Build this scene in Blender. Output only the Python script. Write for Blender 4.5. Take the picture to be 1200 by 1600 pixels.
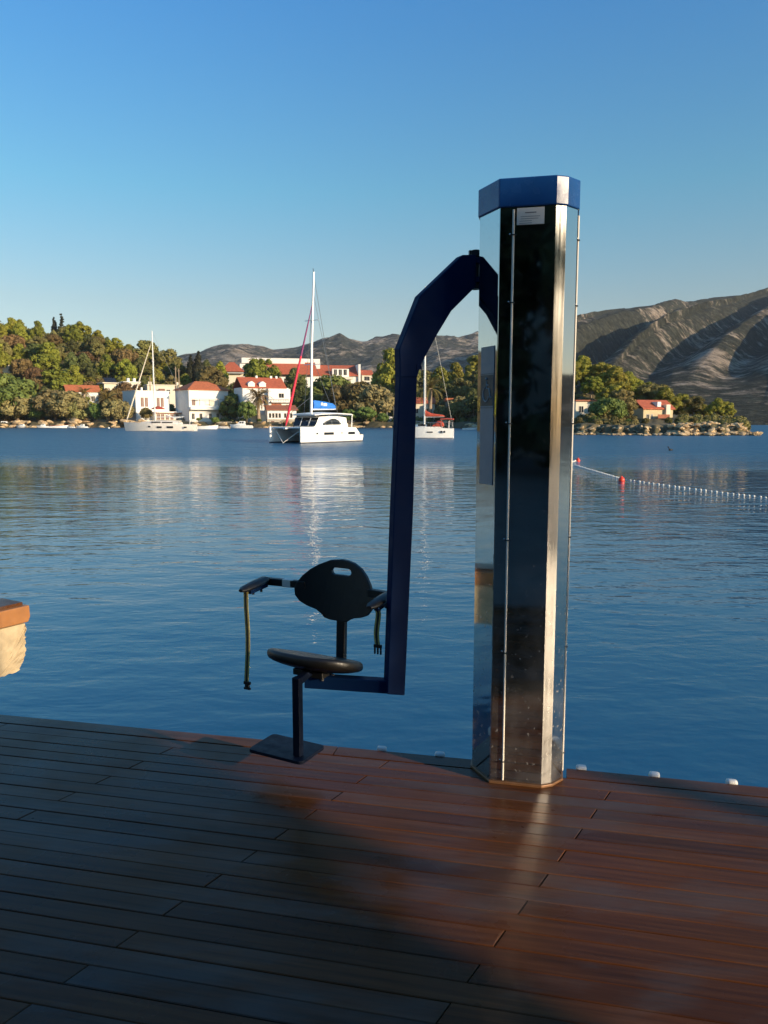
import bpy, bmesh, math, random
import numpy as np
from mathutils import Vector, Matrix
R = math.radians
sc = bpy.context.scene
COL = sc.collection
for o in list(bpy.data.objects): bpy.data.objects.remove(o)

# ------------------------------------------------------------------ camera
F = 1200.0                    # focal length in photo pixels (photo 1200 x 1600)
HORIZON = 654.0
TH = math.atan((800 - HORIZON) / F)
CAMH = 2.5                    # above the water
DECK = 1.0
cam_d = bpy.data.cameras.new('camera'); cam = bpy.data.objects.new('camera', cam_d); COL.objects.link(cam)
cam_d.sensor_fit = 'VERTICAL'; cam_d.sensor_height = 24.0; cam_d.lens = 24.0 * F / 1600
cam_d.clip_start = 0.05; cam_d.clip_end = 20000
cam.location = (0, 0, CAMH); cam.rotation_euler = (math.pi/2 - TH, 0, 0)
sc.camera = cam

# ------------------------------------------------------------------ sky, sun, exposure
SUN_EL, SUN_AZ = 15.0, 123.5          # azimuth clockwise from +Y
world = bpy.data.worlds.new('World'); sc.world = world; world.use_nodes = True
wn = world.node_tree
bg = wn.nodes['Background']
sky = wn.nodes.new('ShaderNodeTexSky'); sky.sky_type = 'NISHITA'; sky.sun_disc = False
sky.sun_elevation = R(SUN_EL); sky.sun_rotation = R(SUN_AZ)
sky.air_density = 1.1; sky.dust_density = 0.6; sky.ozone_density = 1.5; sky.altitude = 0
# clear autumn air: pale towards the horizon, deeper blue overhead, the same all the way round
wtc = wn.nodes.new('ShaderNodeTexCoord'); wse = wn.nodes.new('ShaderNodeSeparateXYZ'); wn.links.new(wtc.outputs['Generated'], wse.inputs[0])
wra = wn.nodes.new('ShaderNodeValToRGB'); wn.links.new(wse.outputs['Z'], wra.inputs[0])
we = wra.color_ramp.elements
for _ in range(2): we.new(.5)
for e_, (p_, c_) in zip(we, ((0.04, (.72, .71, .80)), (.14, (.66, .70, .73)), (.27, (.45, .83, .93)), (.46, (.32, .83, 1.23)))): e_.position = p_; e_.color = (*c_, 1)
hs = wn.nodes.new('ShaderNodeMix'); hs.data_type = 'RGBA'; hs.blend_type = 'MULTIPLY'; hs.inputs[0].default_value = 1.0; hs.clamp_result = False
wn.links.new(sky.outputs[0], hs.inputs[6]); wn.links.new(wra.outputs[0], hs.inputs[7]); wn.links.new(hs.outputs[2], bg.inputs[0])
bg.inputs[1].default_value = 0.132
sun_d = bpy.data.lights.new('sun', 'SUN'); sun = bpy.data.objects.new('sun', sun_d); COL.objects.link(sun)
sun_d.energy = 4.6; sun_d.angle = R(0.55); sun_d.color = (1.0, 0.80, 0.56)
SD = Vector((math.sin(R(SUN_AZ))*math.cos(R(SUN_EL)), math.cos(R(SUN_AZ))*math.cos(R(SUN_EL)), math.sin(R(SUN_EL))))
sun.rotation_euler = (-SD).to_track_quat('-Z', 'Y').to_euler()
sun.location = SD * 60
sc.view_settings.view_transform = 'Standard'; sc.view_settings.look = 'None'
sc.view_settings.exposure = 0.45; sc.view_settings.gamma = 1.0; sc.view_settings.use_curve_mapping = False
sc.render.engine = 'CYCLES'
cy = sc.cycles
cy.max_bounces = 7; cy.diffuse_bounces = 2; cy.glossy_bounces = 5; cy.transmission_bounces = 4
cy.caustics_reflective = True; cy.caustics_refractive = False; cy.blur_glossy = 0.1
cy.sample_clamp_indirect = 12.0; cy.use_denoising = True

# ------------------------------------------------------------------ measuring helpers
def at(u, v, Y):
    """world point seen at photo pixel u, v and standing Y metres in front of the viewer"""
    x = (u - 600) / F; y = (800 - v) / F
    yd = math.cos(TH) + y*math.sin(TH); zd = -math.sin(TH) + y*math.cos(TH)
    t = Y / yd
    return Vector((x*t, Y, CAMH + zd*t))
def ground(u, v, z=0.0):
    x = (u - 600) / F; y = (800 - v) / F
    yd = math.cos(TH) + y*math.sin(TH); zd = -math.sin(TH) + y*math.cos(TH)
    t = (z - CAMH) / zd
    return Vector((x*t, yd*t, z))
def ss(a, b, x):
    t = np.clip((np.asarray(x, float) - a) / (b - a), 0, 1); return t*t*(3 - 2*t)

# ------------------------------------------------------------------ materials
def nodes(name):
    m = bpy.data.materials.new(name); m.use_nodes = True
    nt = m.node_tree; return m, nt, nt.nodes['Principled BSDF']
def N(nt, t, **kw):
    n = nt.nodes.new(t)
    for k, v in kw.items(): setattr(n, k, v)
    return n
def noise(nt, vec, scale, detail=4, rough=.55, dist=0):
    n = N(nt, 'ShaderNodeTexNoise'); n.inputs['Scale'].default_value = scale; n.inputs['Detail'].default_value = detail
    n.inputs['Roughness'].default_value = rough; n.inputs['Distortion'].default_value = dist
    if vec is not None: nt.links.new(vec, n.inputs['Vector'])
    return n.outputs['Fac']
def ramp(nt, fac, stops, interp='LINEAR'):
    r = N(nt, 'ShaderNodeValToRGB'); e = r.color_ramp.elements; r.color_ramp.interpolation = interp
    while len(e) < len(stops): e.new(.5)
    for k, (p, c) in zip(e, stops): k.position = p; k.color = (*c, 1) if len(c) == 3 else c
    nt.links.new(fac, r.inputs[0]); return r.outputs['Color']
def mixc(nt, fac, a, b, blend='MIX'):
    m = N(nt, 'ShaderNodeMix', data_type='RGBA', blend_type=blend)
    for s, v in ((m.inputs[0], fac), (m.inputs[6], a), (m.inputs[7], b)):
        if isinstance(v, (int, float)): s.default_value = v
        elif isinstance(v, tuple): s.default_value = (*v[:3], 1)
        else: nt.links.new(v, s)
    return m.outputs[2]
def math_(nt, op, a, b=0.0, c=None):
    m = N(nt, 'ShaderNodeMath', operation=op)
    for s, v in zip(m.inputs, (a, b, c)):
        if v is None: continue
        if isinstance(v, (int, float)): s.default_value = v
        else: nt.links.new(v, s)
    return m.outputs[0]
def maprange(nt, v, a, b, c, d):
    m = N(nt, 'ShaderNodeMapRange')
    nt.links.new(v, m.inputs[0])
    for i, x in enumerate((a, b, c, d)): m.inputs[1+i].default_value = x
    return m.outputs[0]
def bump(nt, bsdf, h, strength=.3, dist=.01):
    b = N(nt, 'ShaderNodeBump'); b.inputs['Strength'].default_value = strength; b.inputs['Distance'].default_value = dist
    nt.links.new(h, b.inputs['Height']); nt.links.new(b.outputs[0], bsdf.inputs['Normal']); return b
def coords(nt, kind='Object'):
    return N(nt, 'ShaderNodeTexCoord').outputs[kind]
def worldpos(nt):
    return N(nt, 'ShaderNodeNewGeometry').outputs['Position']
def scaled(nt, vec, s):
    m = N(nt, 'ShaderNodeMapping'); m.inputs['Scale'].default_value = s; nt.links.new(vec, m.inputs[0]); return m.outputs[0]
MATS = {}
def plain(name, col, rough=.5, metal=0.0, var=.12, scale=6.0, bstr=.15, spec=.5, rvar=.1):
    """painted / moulded surface: colour with slight procedural unevenness, roughness variation and fine relief"""
    if name in MATS: return MATS[name]
    m, nt, b = nodes(name)
    v = coords(nt); n1 = noise(nt, v, scale, 5)
    lo = tuple(c*(1-var) for c in col); hi = tuple(min(1, c*(1+var)) for c in col)
    nt.links.new(ramp(nt, n1, [(.3, lo), (.7, hi)]), b.inputs['Base Color'])
    n2 = noise(nt, v, scale*4.3, 3)
    nt.links.new(maprange(nt, n2, .3, .7, max(.02, rough-rvar), min(1, rough+rvar)), b.inputs['Roughness'])
    b.inputs['Metallic'].default_value = metal; b.inputs['Specular IOR Level'].default_value = spec
    if bstr: bump(nt, b, n2, bstr, .003)
    MATS[name] = m; return m

def m_steel(name, rough, col=(.62, .62, .61), dust=.35):
    m, nt, b = nodes(name)
    v = coords(nt)
    n = noise(nt, scaled(nt, v, (90, 90, 2.0)), 1.0, 4)            # vertical brushing
    sp = noise(nt, v, 55, 2, .7)
    z = N(nt, 'ShaderNodeSeparateXYZ'); nt.links.new(v, z.inputs[0])
    low = maprange(nt, z.outputs['Z'], 0.0, 1.5, 1.0, .12)          # splash marks and dust gather low on the column
    spots = math_(nt, 'MULTIPLY', maprange(nt, sp, .62, .72, 0, 1), low)
    film = math_(nt, 'MULTIPLY', math_(nt, 'MULTIPLY', maprange(nt, noise(nt, v, 7, 5), .35, .75, 0, 1), low), dust)
    f = math_(nt, 'MAXIMUM', math_(nt, 'MULTIPLY', spots, .8), film)
    nt.links.new(mixc(nt, f, col, (.30, .26, .21)), b.inputs['Base Color'])
    nt.links.new(math_(nt, 'SUBTRACT', 1.0, math_(nt, 'MULTIPLY', f, .8)), b.inputs['Metallic'])
    nt.links.new(math_(nt, 'ADD', maprange(nt, n, .3, .7, rough*.7, rough*1.3), math_(nt, 'MULTIPLY', f, .3)), b.inputs['Roughness'])
    bump(nt, b, noise(nt, scaled(nt, v, (5, 5, .8)), 1.0, 1), .05, .004)
    return m
STEEL = m_steel('polished_steel', .035, (.52, .52, .51), .22)
STEEL_SOFT = m_steel('brushed_steel', .12, (.66, .65, .63), .25)
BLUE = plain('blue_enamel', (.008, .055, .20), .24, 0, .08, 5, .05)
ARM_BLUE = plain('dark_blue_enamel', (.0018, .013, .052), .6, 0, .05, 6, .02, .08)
NAVY = plain('navy_enamel', (.0020, .005, .015), .5, 0, .12, 6, .05, .18)
BLACK = plain('black_plastic', (.007, .0065, .006), .45, 0, .2, 20, .2)
RUBBER = plain('black_rubber', (.010, .010, .010), .7, 0, .2, 30, .3)
CREAM = plain('cream_plastic', (.72, .66, .56), .45, 0, .06, 10, .05)
WHITEP = plain('white_plastic', (.62, .61, .57), .4, 0, .05, 8, .05)
GREYPLATE = plain('grey_plate', (.30, .275, .285), .4, 0, .08, 12, .05)
DARKPLATE = plain('dark_plate', (.045, .042, .045), .4, .2, .1, 12, .05)
INK = plain('grey_ink', (.16, .15, .14), .6, 0, .1, 30, 0)
ICON = plain('icon_grey', (.42, .42, .42), .5, 0, .06, 30, 0)
YELLOW = plain('yellow_webbing', (.50, .40, .12), .8, 0, .2, 60, .5)
WEBBLACK = plain('black_webbing', (.02, .018, .015), .85, 0, .2, 60, .5)
ORANGE = plain('orange_buoy', (.75, .05, .02), .38, 0, .12, 6, .1)
GEL = plain('white_gelcoat', (.80, .79, .75), .25, 0, .03, .6, .02)
GELW = plain('ivory_gelcoat', (.74, .68, .60), .3, 0, .04, .6, .02)
GLASS = plain('dark_window_glass', (.018, .020, .024), .08, 0, .2, 3, 0)
ALU = plain('mast_aluminium', (.74, .73, .70), .35, .3, .05, 3, .02)
WIRE = plain('stay_wire', (.28, .28, .28), .35, .8, .05, 3, 0)
REDCLOTH = plain('red_canvas', (.42, .065, .035), .8, 0, .15, 3, .3)
REDSAIL = plain('crimson_sail_cover', (.62, .02, .05), .7, 0, .1, 3, .2)
CREAMSAIL = plain('cream_sailcloth', (.66, .58, .45), .8, 0, .08, 3, .2)
BLUECLOTH = plain('blue_canvas', (.02, .16, .55), .7, 0, .12, 3, .3)
NETDARK = plain('trampoline_net', (.10, .095, .085), .9, 0, .2, 4, .3)
ANTIF = plain('antifouling', (.05, .05, .06), .6, 0, .2, 3, .1)
WALLW = plain('white_render', (.80, .77, .71), .85, 0, .05, .8, .2)
WALLC = plain('cream_render', (.72, .64, .50), .85, 0, .07, .8, .2)
WALLS = plain('stone_wall', (.46, .40, .31), .9, 0, .25, 1.6, .6)
FRAMEW = plain('window_frame', (.62, .58, .52), .6, 0, .08, 3, .1)
SHUT = plain('brown_shutter', (.16, .06, .035), .6, 0, .2, 3, .2)
CONC = plain('grey_concrete', (.34, .33, .31), .9, 0, .15, 1.2, .4)
WOODPOLE = plain('pole_wood', (.32, .24, .16), .85, 0, .2, 2, .3)

def m_roof(name, col):
    m, nt, b = nodes(name)
    v = coords(nt); n1 = noise(nt, v, 1.4, 5); n2 = noise(nt, v, 9, 3)
    c = ramp(nt, n1, [(.25, tuple(x*.7 for x in col)), (.55, col), (.8, tuple(min(1, x*1.2) for x in col))])
    nt.links.new(mixc(nt, maprange(nt, n2, .45, .7, 0, .35), c, tuple(x*.5 for x in col)), b.inputs['Base Color'])
    w = N(nt, 'ShaderNodeTexWave', wave_type='BANDS', bands_direction='X'); w.inputs['Scale'].default_value = 1.6
    nt.links.new(v, w.inputs['Vector']); bump(nt, b, w.outputs['Fac'], .5, .05); b.inputs['Roughness'].default_value = .8
    return m
ROOF_O = m_roof('orange_tiles', (.52, .15, .055)); ROOF_R = m_roof('red_tiles', (.46, .110, .050)); ROOF_B = m_roof('brown_tiles', (.36, .12, .06))

def m_leaf(name, dark, light, trans=.2):
    m, nt, b = nodes(name)
    v = coords(nt); oi = N(nt, 'ShaderNodeObjectInfo')
    n = noise(nt, v, .45, 4, .6); n2 = noise(nt, v, 2.6, 3)
    f = math_(nt, 'ADD', math_(nt, 'MULTIPLY', n, .75), math_(nt, 'MULTIPLY', n2, .25))
    c = ramp(nt, f, [(.32, dark), (.66, light)])
    h = N(nt, 'ShaderNodeHueSaturation')
    nt.links.new(maprange(nt, oi.outputs['Random'], 0, 1, .472, .518), h.inputs['Hue'])
    nt.links.new(maprange(nt, math_(nt, 'FRACT', math_(nt, 'MULTIPLY', oi.outputs['Random'], 7.31)), 0, 1, .72, 1.2), h.inputs['Value'])
    nt.links.new(c, h.inputs['Color']); nt.links.new(h.outputs[0], b.inputs['Base Color'])
    b.inputs['Roughness'].default_value = .7; b.inputs['Specular IOR Level'].default_value = .2
    return m
L_PINE = m_leaf('pine_needles', (0.146, 0.157, 0.020), (0.274, 0.263, 0.034))
L_DARK = m_leaf('dark_foliage', (0.063, 0.080, 0.027), (0.139, 0.147, 0.039))
L_GREY = m_leaf('tamarisk_foliage', (0.168, 0.162, 0.058), (0.297, 0.259, 0.099))
L_BROWN = m_leaf('dry_scrub', (0.123, 0.087, 0.032), (0.232, 0.160, 0.058))
L_OAK = m_leaf('holm_oak_foliage', (0.119, 0.114, 0.036), (0.228, 0.194, 0.058))
L_GREEN = m_leaf('green_shrub', (0.088, 0.139, 0.031), (0.179, 0.228, 0.052))
L_CYP = m_leaf('cypress_foliage', (.026, .030, .018), (.055, .056, .030))
L_PALM = m_leaf('palm_fronds', (0.145, 0.123, 0.032), (0.275, 0.196, 0.058))
L_NIGHT = m_leaf('shaded_grove_foliage', (.020, .026, .010), (.045, .052, .016))  # shade of the backlit grove is put into these leaf colours
BARK = plain('bark', (.20, .14, .09), .95, 0, .35, 2.5, .8)
BARKP = plain('pale_bark', (.34, .25, .17), .95, 0, .3, 2.5, .8)

def m_terrain():
    m, nt, b = nodes('dry_hillside')
    v = worldpos(nt); n = noise(nt, v, .12, 6, .6); n2 = noise(nt, v, .9, 4)
    c = ramp(nt, n, [(.3, (.060, .058, .022)), (.5, (.105, .080, .034)), (.7, (.20, .140, .075))])
    nt.links.new(mixc(nt, maprange(nt, n2, .4, .7, 0, .5), c, (.06, .058, .02)), b.inputs['Base Color'])
    b.inputs['Roughness'].default_value = .95; bump(nt, b, n2, .7, .4); return m
def m_rock():
    m, nt, b = nodes('limestone')
    v = worldpos(nt); oi = N(nt, 'ShaderNodeObjectInfo')
    n = noise(nt, v, .8, 6, .65); n2 = noise(nt, v, 3.5, 5, .65)
    c = ramp(nt, n, [(.3, (.34, .20, .09)), (.5, (.52, .36, .19)), (.7, (.62, .47, .28))])
    c = mixc(nt, maprange(nt, n2, .55, .75, 0, .6), c, (.14, .10, .06))
    z = N(nt, 'ShaderNodeSeparateXYZ'); nt.links.new(v, z.inputs[0])
    tide = maprange(nt, math_(nt, 'ADD', z.outputs['Z'], math_(nt, 'MULTIPLY', n2, .25)), .12, .28, 1, 0)   # wet algae band at the waterline
    nt.links.new(mixc(nt, tide, c, (.05, .032, .018)), b.inputs['Base Color'])
    b.inputs['Roughness'].default_value = .9; bump(nt, b, n2, .8, .12); return m
def m_mountain(name, rocky, scrub=(.040, .043, .024)):
    m, nt, b = nodes(name)
    v = worldpos(nt)
    n = noise(nt, v, .0062, 6, .6); n2 = noise(nt, v, .055, 8, .72); n3 = noise(nt, v, .14, 6, .75)
    f2 = math_(nt, 'ADD', math_(nt, 'MULTIPLY', n, .55), math_(nt, 'MULTIPLY', n2, .45))
    spk = noise(nt, scaled(nt, v, (.07, .07, .11)), 1.0, 5, .72)                       # ledges and boulders
    sc_ = ramp(nt, n3, [(.36, tuple(x*.35 for x in scrub)), (.52, scrub), (.66, tuple(x*2.1 for x in scrub))])
    rk = ramp(nt, n2, [(.3, (.21, .155, .115)), (.55, (.38, .30, .225)), (.75, (.50, .42, .33))])
    k = math_(nt, 'MAXIMUM', math_(nt, 'MULTIPLY', maprange(nt, f2, rocky, rocky + .06, 0, .95), maprange(nt, n3, .38, .54, .35, 1)), maprange(nt, spk, .63, .71, 0, .6))
    nt.links.new(mixc(nt, k, sc_, rk), b.inputs['Base Color'])
    b.inputs['Roughness'].default_value = .95; b.inputs['Specular IOR Level'].default_value = .1
    bump(nt, b, math_(nt, 'ADD', n2, math_(nt, 'MULTIPLY', n3, .8)), .9, 5.0); return m

def m_water():
    m, nt, b = nodes('sea_water')
    v = worldpos(nt)
    sep = N(nt, 'ShaderNodeSeparateXYZ'); nt.links.new(v, sep.inputs[0])
    b.inputs['Base Color'].default_value = (.015, .090, .165, 1)
    b.inputs['IOR'].default_value = 1.42; b.inputs['Roughness'].default_value = .025
    b.inputs['Specular IOR Level'].default_value = .5
    # wavelets: long low swell, small wind ripples, all real slopes in metres
    a = noise(nt, scaled(nt, v, (.55, 1.0, 1)), .55, 2, .5)
    c = noise(nt, scaled(nt, v, (.50, 1.0, 1)), 2.0, 3, .5, .3)
    d = noise(nt, scaled(nt, v, (.7, 1.0, 1)), 7.5, 2, .5)
    # breeze: a rougher band of water beyond ~55 m and drifting calm slicks
    patch = noise(nt, scaled(nt, v, (.25, 1, 1)), .035, 3, .5)
    far = maprange(nt, math_(nt, 'ADD', sep.outputs['Y'], math_(nt, 'MULTIPLY', math_(nt, 'SUBTRACT', patch, .5), 40.0)), 40, 56, 0, 1)
    gust = math_(nt, 'ADD', maprange(nt, patch, .40, .62, .55, 1.15), math_(nt, 'MULTIPLY', far, 6.0))
    h = math_(nt, 'ADD', math_(nt, 'MULTIPLY', a, .045), math_(nt, 'ADD', math_(nt, 'MULTIPLY', c, .038), math_(nt, 'MULTIPLY', d, .0075)))
    h = math_(nt, 'MULTIPLY', h, gust)
    nt.links.new(math_(nt, 'ADD', .02, math_(nt, 'MULTIPLY', far, .30)), b.inputs['Roughness'])   # breeze ripples too fine to resolve
    bump(nt, b, h, 1.0, 1.0)
    return m

def m_wood():
    m, nt, b = nodes('wet_decking')
    v = coords(nt); oi = N(nt, 'ShaderNodeObjectInfo'); wp = worldpos(nt)
    off = N(nt, 'ShaderNodeVectorMath', operation='ADD'); nt.links.new(v, off.inputs[0])
    cx = N(nt, 'ShaderNodeCombineXYZ'); nt.links.new(math_(nt, 'MULTIPLY', oi.outputs['Random'], 37.0), cx.inputs[0])
    nt.links.new(math_(nt, 'MULTIPLY', oi.outputs['Random'], 91.0), cx.inputs[2]); nt.links.new(cx.outputs[0], off.inputs[1])
    g = noise(nt, scaled(nt, off.outputs[0], (2.2, 60, 60)), 1.0, 5, .6)
    g2 = noise(nt, off.outputs[0], 5, 4)
    c = ramp(nt, g, [(.25, (.044, .0145, .0035)), (.55, (.090, .029, .007)), (.8, (.125, .043, .011))])
    h = N(nt, 'ShaderNodeHueSaturation'); nt.links.new(c, h.inputs['Color'])
    nt.links.new(maprange(nt, oi.outputs['Random'], 0, 1, .75, 1.25), h.inputs['Value'])
    # dusty film with sky sheen painted in grey, blotchy and board by board
    wn_ = noise(nt, scaled(nt, wp, (1.5, 4.0, 1)), 1.4, 5, .6)
    rb = math_(nt, 'FRACT', math_(nt, 'MULTIPLY', oi.outputs['Random'], 13.7))
    film = maprange(nt, math_(nt, 'ADD', wn_, math_(nt, 'MULTIPLY', rb, .22)), .58, .80, 0, .38)
    nt.links.new(mixc(nt, film, h.outputs[0], (.085, .083, .080)), b.inputs['Base Color'])
    wet = noise(nt, scaled(nt, wp, (2.0, 2.0, 1)), 1.2, 4, .6)
    nt.links.new(math_(nt, 'ADD', maprange(nt, wet, .35, .65, .20, .42), math_(nt, 'MULTIPLY', film, .15)), b.inputs['Roughness'])
    b.inputs['Specular IOR Level'].default_value = .16
    bump(nt, b, math_(nt, 'ADD', g, math_(nt, 'MULTIPLY', g2, .5)), .25, .0015)
    return m
TERRAIN, ROCK, WATER, WOOD = m_terrain(), m_rock(), m_water(), m_wood()
MOUNT, FARMOUNT = m_mountain('mountain_scrub', .535, (.043, .044, .031)), m_mountain('far_ridge_scrub', .485, (.066, .066, .050))
STONE = plain('pier_stone', (.48, .37, .22), .9, 0, .2, 9, .8)
ORWOOD = plain('varnished_fascia', (.36, .15, .045), .4, 0, .15, 6, .2)
PAVE = plain('quay_paving', (.09, .08, .07), .9, 0, .25, .9, .5)

# ------------------------------------------------------------------ object helpers
def link(o, parent=None):
    COL.objects.link(o)
    if parent is not None: o.parent = parent
    return o
def tag(o, label=None, cat=None, group=None, kind=None):
    if label: o['label'] = label
    if cat: o['category'] = cat
    if group: o['group'] = group
    if kind: o['kind'] = kind
    return o
def thing(name, label, cat, loc=(0, 0, 0), rz=0.0, group=None, scale=1.0):
    o = bpy.data.objects.new(name, None); o.empty_display_size = .2
    o.location = loc; o.rotation_euler = (0, 0, rz); o.scale = (scale,)*3
    link(o); return tag(o, label, cat, group)
class MB:
    def __init__(s): s.v = []; s.f = []
    def add(s, vs, fs):
        k = len(s.v); s.v += [tuple(p) for p in vs]; s.f += [tuple(i + k for i in q) for q in fs]; return s
    def box(s, x0, x1, y0, y1, z0, z1):
        return s.add([(x0,y0,z0),(x1,y0,z0),(x1,y1,z0),(x0,y1,z0),(x0,y0,z1),(x1,y0,z1),(x1,y1,z1),(x0,y1,z1)],
                     [(0,3,2,1),(4,5,6,7),(0,1,5,4),(1,2,6,5),(2,3,7,6),(3,0,4,7)])
    def prism(s, poly, z0, z1, poly1=None):
        n = len(poly); poly1 = poly1 or poly
        vs = [(x, y, z0) for x, y in poly] + [(x, y, z1) for x, y in poly1]
        return s.add(vs, [tuple(range(n-1, -1, -1)), tuple(range(n, 2*n))] + [(i, (i+1) % n, n+(i+1) % n, n+i) for i in range(n)])
    def slab(s, pts, off):
        """planar outline of 3-D points given thickness along the vector off"""
        n = len(pts); off = Vector(off)
        vs = [Vector(p) - off*.5 for p in pts] + [Vector(p) + off*.5 for p in pts]
        return s.add(vs, [tuple(range(n-1, -1, -1)), tuple(range(n, 2*n))] + [(i, (i+1) % n, n+(i+1) % n, n+i) for i in range(n)])
    def tube(s, pts, r, n=8, close=True):
        pts = [Vector(p) for p in pts]; rs = r if isinstance(r, (list, tuple)) else [r]*len(pts)
        ring = []; prev = None
        for i, p in enumerate(pts):
            d = (pts[min(i+1, len(pts)-1)] - pts[max(i-1, 0)]).normalized()
            if prev is None: a = d.orthogonal().normalized()
            else: a = (prev - d*prev.dot(d)).normalized()
            prev = a; b = d.cross(a)
            ring.append([p + (a*math.cos(2*math.pi*k/n) + b*math.sin(2*math.pi*k/n))*rs[i] for k in range(n)])
        vs = [q for rg in ring for q in rg]; fs = []
        for i in range(len(pts)-1):
            for k in range(n): fs.append((i*n+k, i*n+(k+1) % n, (i+1)*n+(k+1) % n, (i+1)*n+k))
        if close: fs += [tuple(range(n-1, -1, -1)), tuple(range((len(pts)-1)*n, len(pts)*n))]
        return s.add(vs, fs)
    def bar(s, p, q, w, h, up=(0, 0, 1)):
        p, q = Vector(p), Vector(q); d = (q-p).normalized(); a = d.cross(Vector(up)).normalized(); b = a.cross(d)
        vs = [c + a*i*w/2 + b*j*h/2 for c in (p, q) for i, j in ((-1,-1),(1,-1),(1,1),(-1,1))]
        return s.add(vs, [(3,2,1,0),(4,5,6,7),(0,1,5,4),(1,2,6,5),(2,3,7,6),(3,0,4,7)])
    def loft(s, rings, cap=True, closed=True):
        n = len(rings[0]); vs = [p for r in rings for p in r]; fs = []
        for i in range(len(rings)-1):
            for k in range(n if closed else n-1):
                fs.append((i*n+k, i*n+(k+1) % n, (i+1)*n+(k+1) % n, (i+1)*n+k))
        if cap: fs += [tuple(range(n-1, -1, -1)), tuple(range((len(rings)-1)*n, len(rings)*n))]
        return s.add(vs, fs)
    def ball(s, c, r, nu=10, nv=6, sz=1.0):
        rings = []
        for j in range(nv+1):
            t = math.pi*j/nv; rr = max(1e-4, math.sin(t))*r
            rings.append([(c[0]+rr*math.cos(2*math.pi*k/nu), c[1]+rr*math.sin(2*math.pi*k/nu), c[2]-math.cos(t)*r*sz) for k in range(nu)])
        return s.loft(rings)
    def mesh(s, name, mat, smooth=False):
        me = bpy.data.meshes.new(name); me.from_pydata(s.v, [], s.f); me.update()
        bm = bmesh.new(); bm.from_mesh(me); bmesh.ops.recalc_face_normals(bm, faces=bm.faces); bm.to_mesh(me); bm.free()
        if mat: me.materials.append(mat)
        if smooth:
            me.polygons.foreach_set('use_smooth', [True]*len(me.polygons))
        return me
    def build(s, name, mat, parent=None, smooth=False, bevel=0, seg=2, sub=0):
        o = bpy.data.objects.new(name, s.mesh(name, mat, smooth)); link(o, parent)
        if bevel:
            md = o.modifiers.new('bevel', 'BEVEL'); md.width = bevel; md.segments = seg; md.limit_method = 'ANGLE'; md.angle_limit = R(35)
        if sub:
            md = o.modifiers.new('sub', 'SUBSURF'); md.levels = sub; md.render_levels = sub
        if smooth and not sub:
            try: o.data.set_sharp_from_angle(angle=R(40))
            except Exception: pass
        return o
def inst(name, me, parent=None, loc=(0, 0, 0), rot=(0, 0, 0), scale=(1, 1, 1)):
    o = bpy.data.objects.new(name, me); o.location = loc; o.rotation_euler = rot
    o.scale = scale if hasattr(scale, '__len__') else (scale,)*3
    return link(o, parent)

# ================================================================== SETTING
# ---- water sheet to the horizon
ang = [2*math.pi*k/64 for k in range(64)]
wm = MB(); radii = [0.5, 8, 40, 200, 1000, 4000, 12000]
wm.add([(0, 0, 0)], [])
for r in radii: wm.add([(r*math.cos(a), r*math.sin(a), 0) for a in ang], [])
for k in range(64): wm.f.append((0, 1+k, 1+(k+1) % 64))
for i in range(len(radii)-1):
    for k in range(64): wm.f.append((1+i*64+k, 1+(i+1)*64+k, 1+(i+1)*64+(k+1) % 64, 1+i*64+(k+1) % 64))
tag(wm.build('sea', WATER), kind='structure')

# ---- shore terrain (polar sheet around the bay)
def interp(x, tab): return np.interp(x, [a for a, _ in tab], [b for _, b in tab])
SHORE = [(-112, 62), (-95, 70), (-75, 92), (-60, 125), (-45, 175), (-35, 215), (-26.6, 236), (-15, 219), (-5, 212), (0, 211), (4, 207), (8, 175), (11, 140), (13.5, 124), (18, 122), (22, 123), (25.5, 129)]
TOPH = [(-112, 10), (-80, 13), (-60, 18), (-45, 24), (-35, 33), (-26.6, 37), (-21, 31), (-16, 20), (-12, 15), (-5, 13), (4, 13), (8, 12), (12, 10), (14.5, 7.0), (17, 3.2), (19, 1.8), (22, 1.2), (25.5, .7)]
DEPTH = [(-112, 50), (-75, 60), (-45, 90), (-26.6, 112), (4, 110), (9, 70), (14, 48), (25.5, 30)]
rngN = np.random.RandomState(5)
def lumps(x, y, s, seed=0):
    k = seed*1.7
    return (np.sin(x/s*2.1+k)*np.cos(y/s*1.7+k*.6) + .5*np.sin(x/s*4.7+1.3+k)*np.sin(y/s*5.1+k) + .25*np.sin(x/s*11+k)*np.cos(y/s*9.3))
def land_h(X, Y):
    X = np.asarray(X, float); Y = np.asarray(Y, float)
    a = np.degrees(np.arctan2(X, Y)); r = np.hypot(X, Y)
    rs = interp(a, SHORE) + 1.6*np.sin(a*2.9) + 1.1*np.sin(a*7.3+1)
    dr = r - rs; D = interp(a, DEPTH); H = interp(a, TOPH)
    h = -1.5 + 3.0*ss(-2, 5, dr) + H*ss(13, 1, np.zeros(1))*0 + H*ss(0, 1, np.clip((dr-13)/(D-13), 0, 1))
    h = h + np.where(dr > 14, lumps(X, Y, 17)*.6*ss(14, 40, dr), lumps(X, Y, 4)*.22*ss(0, 4, dr))
    edge = ss(25.9, 24.6, a)*0 + (1 - ss(24.8, 25.9, a))
    return h*edge - 2.0*(1-edge)
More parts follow.
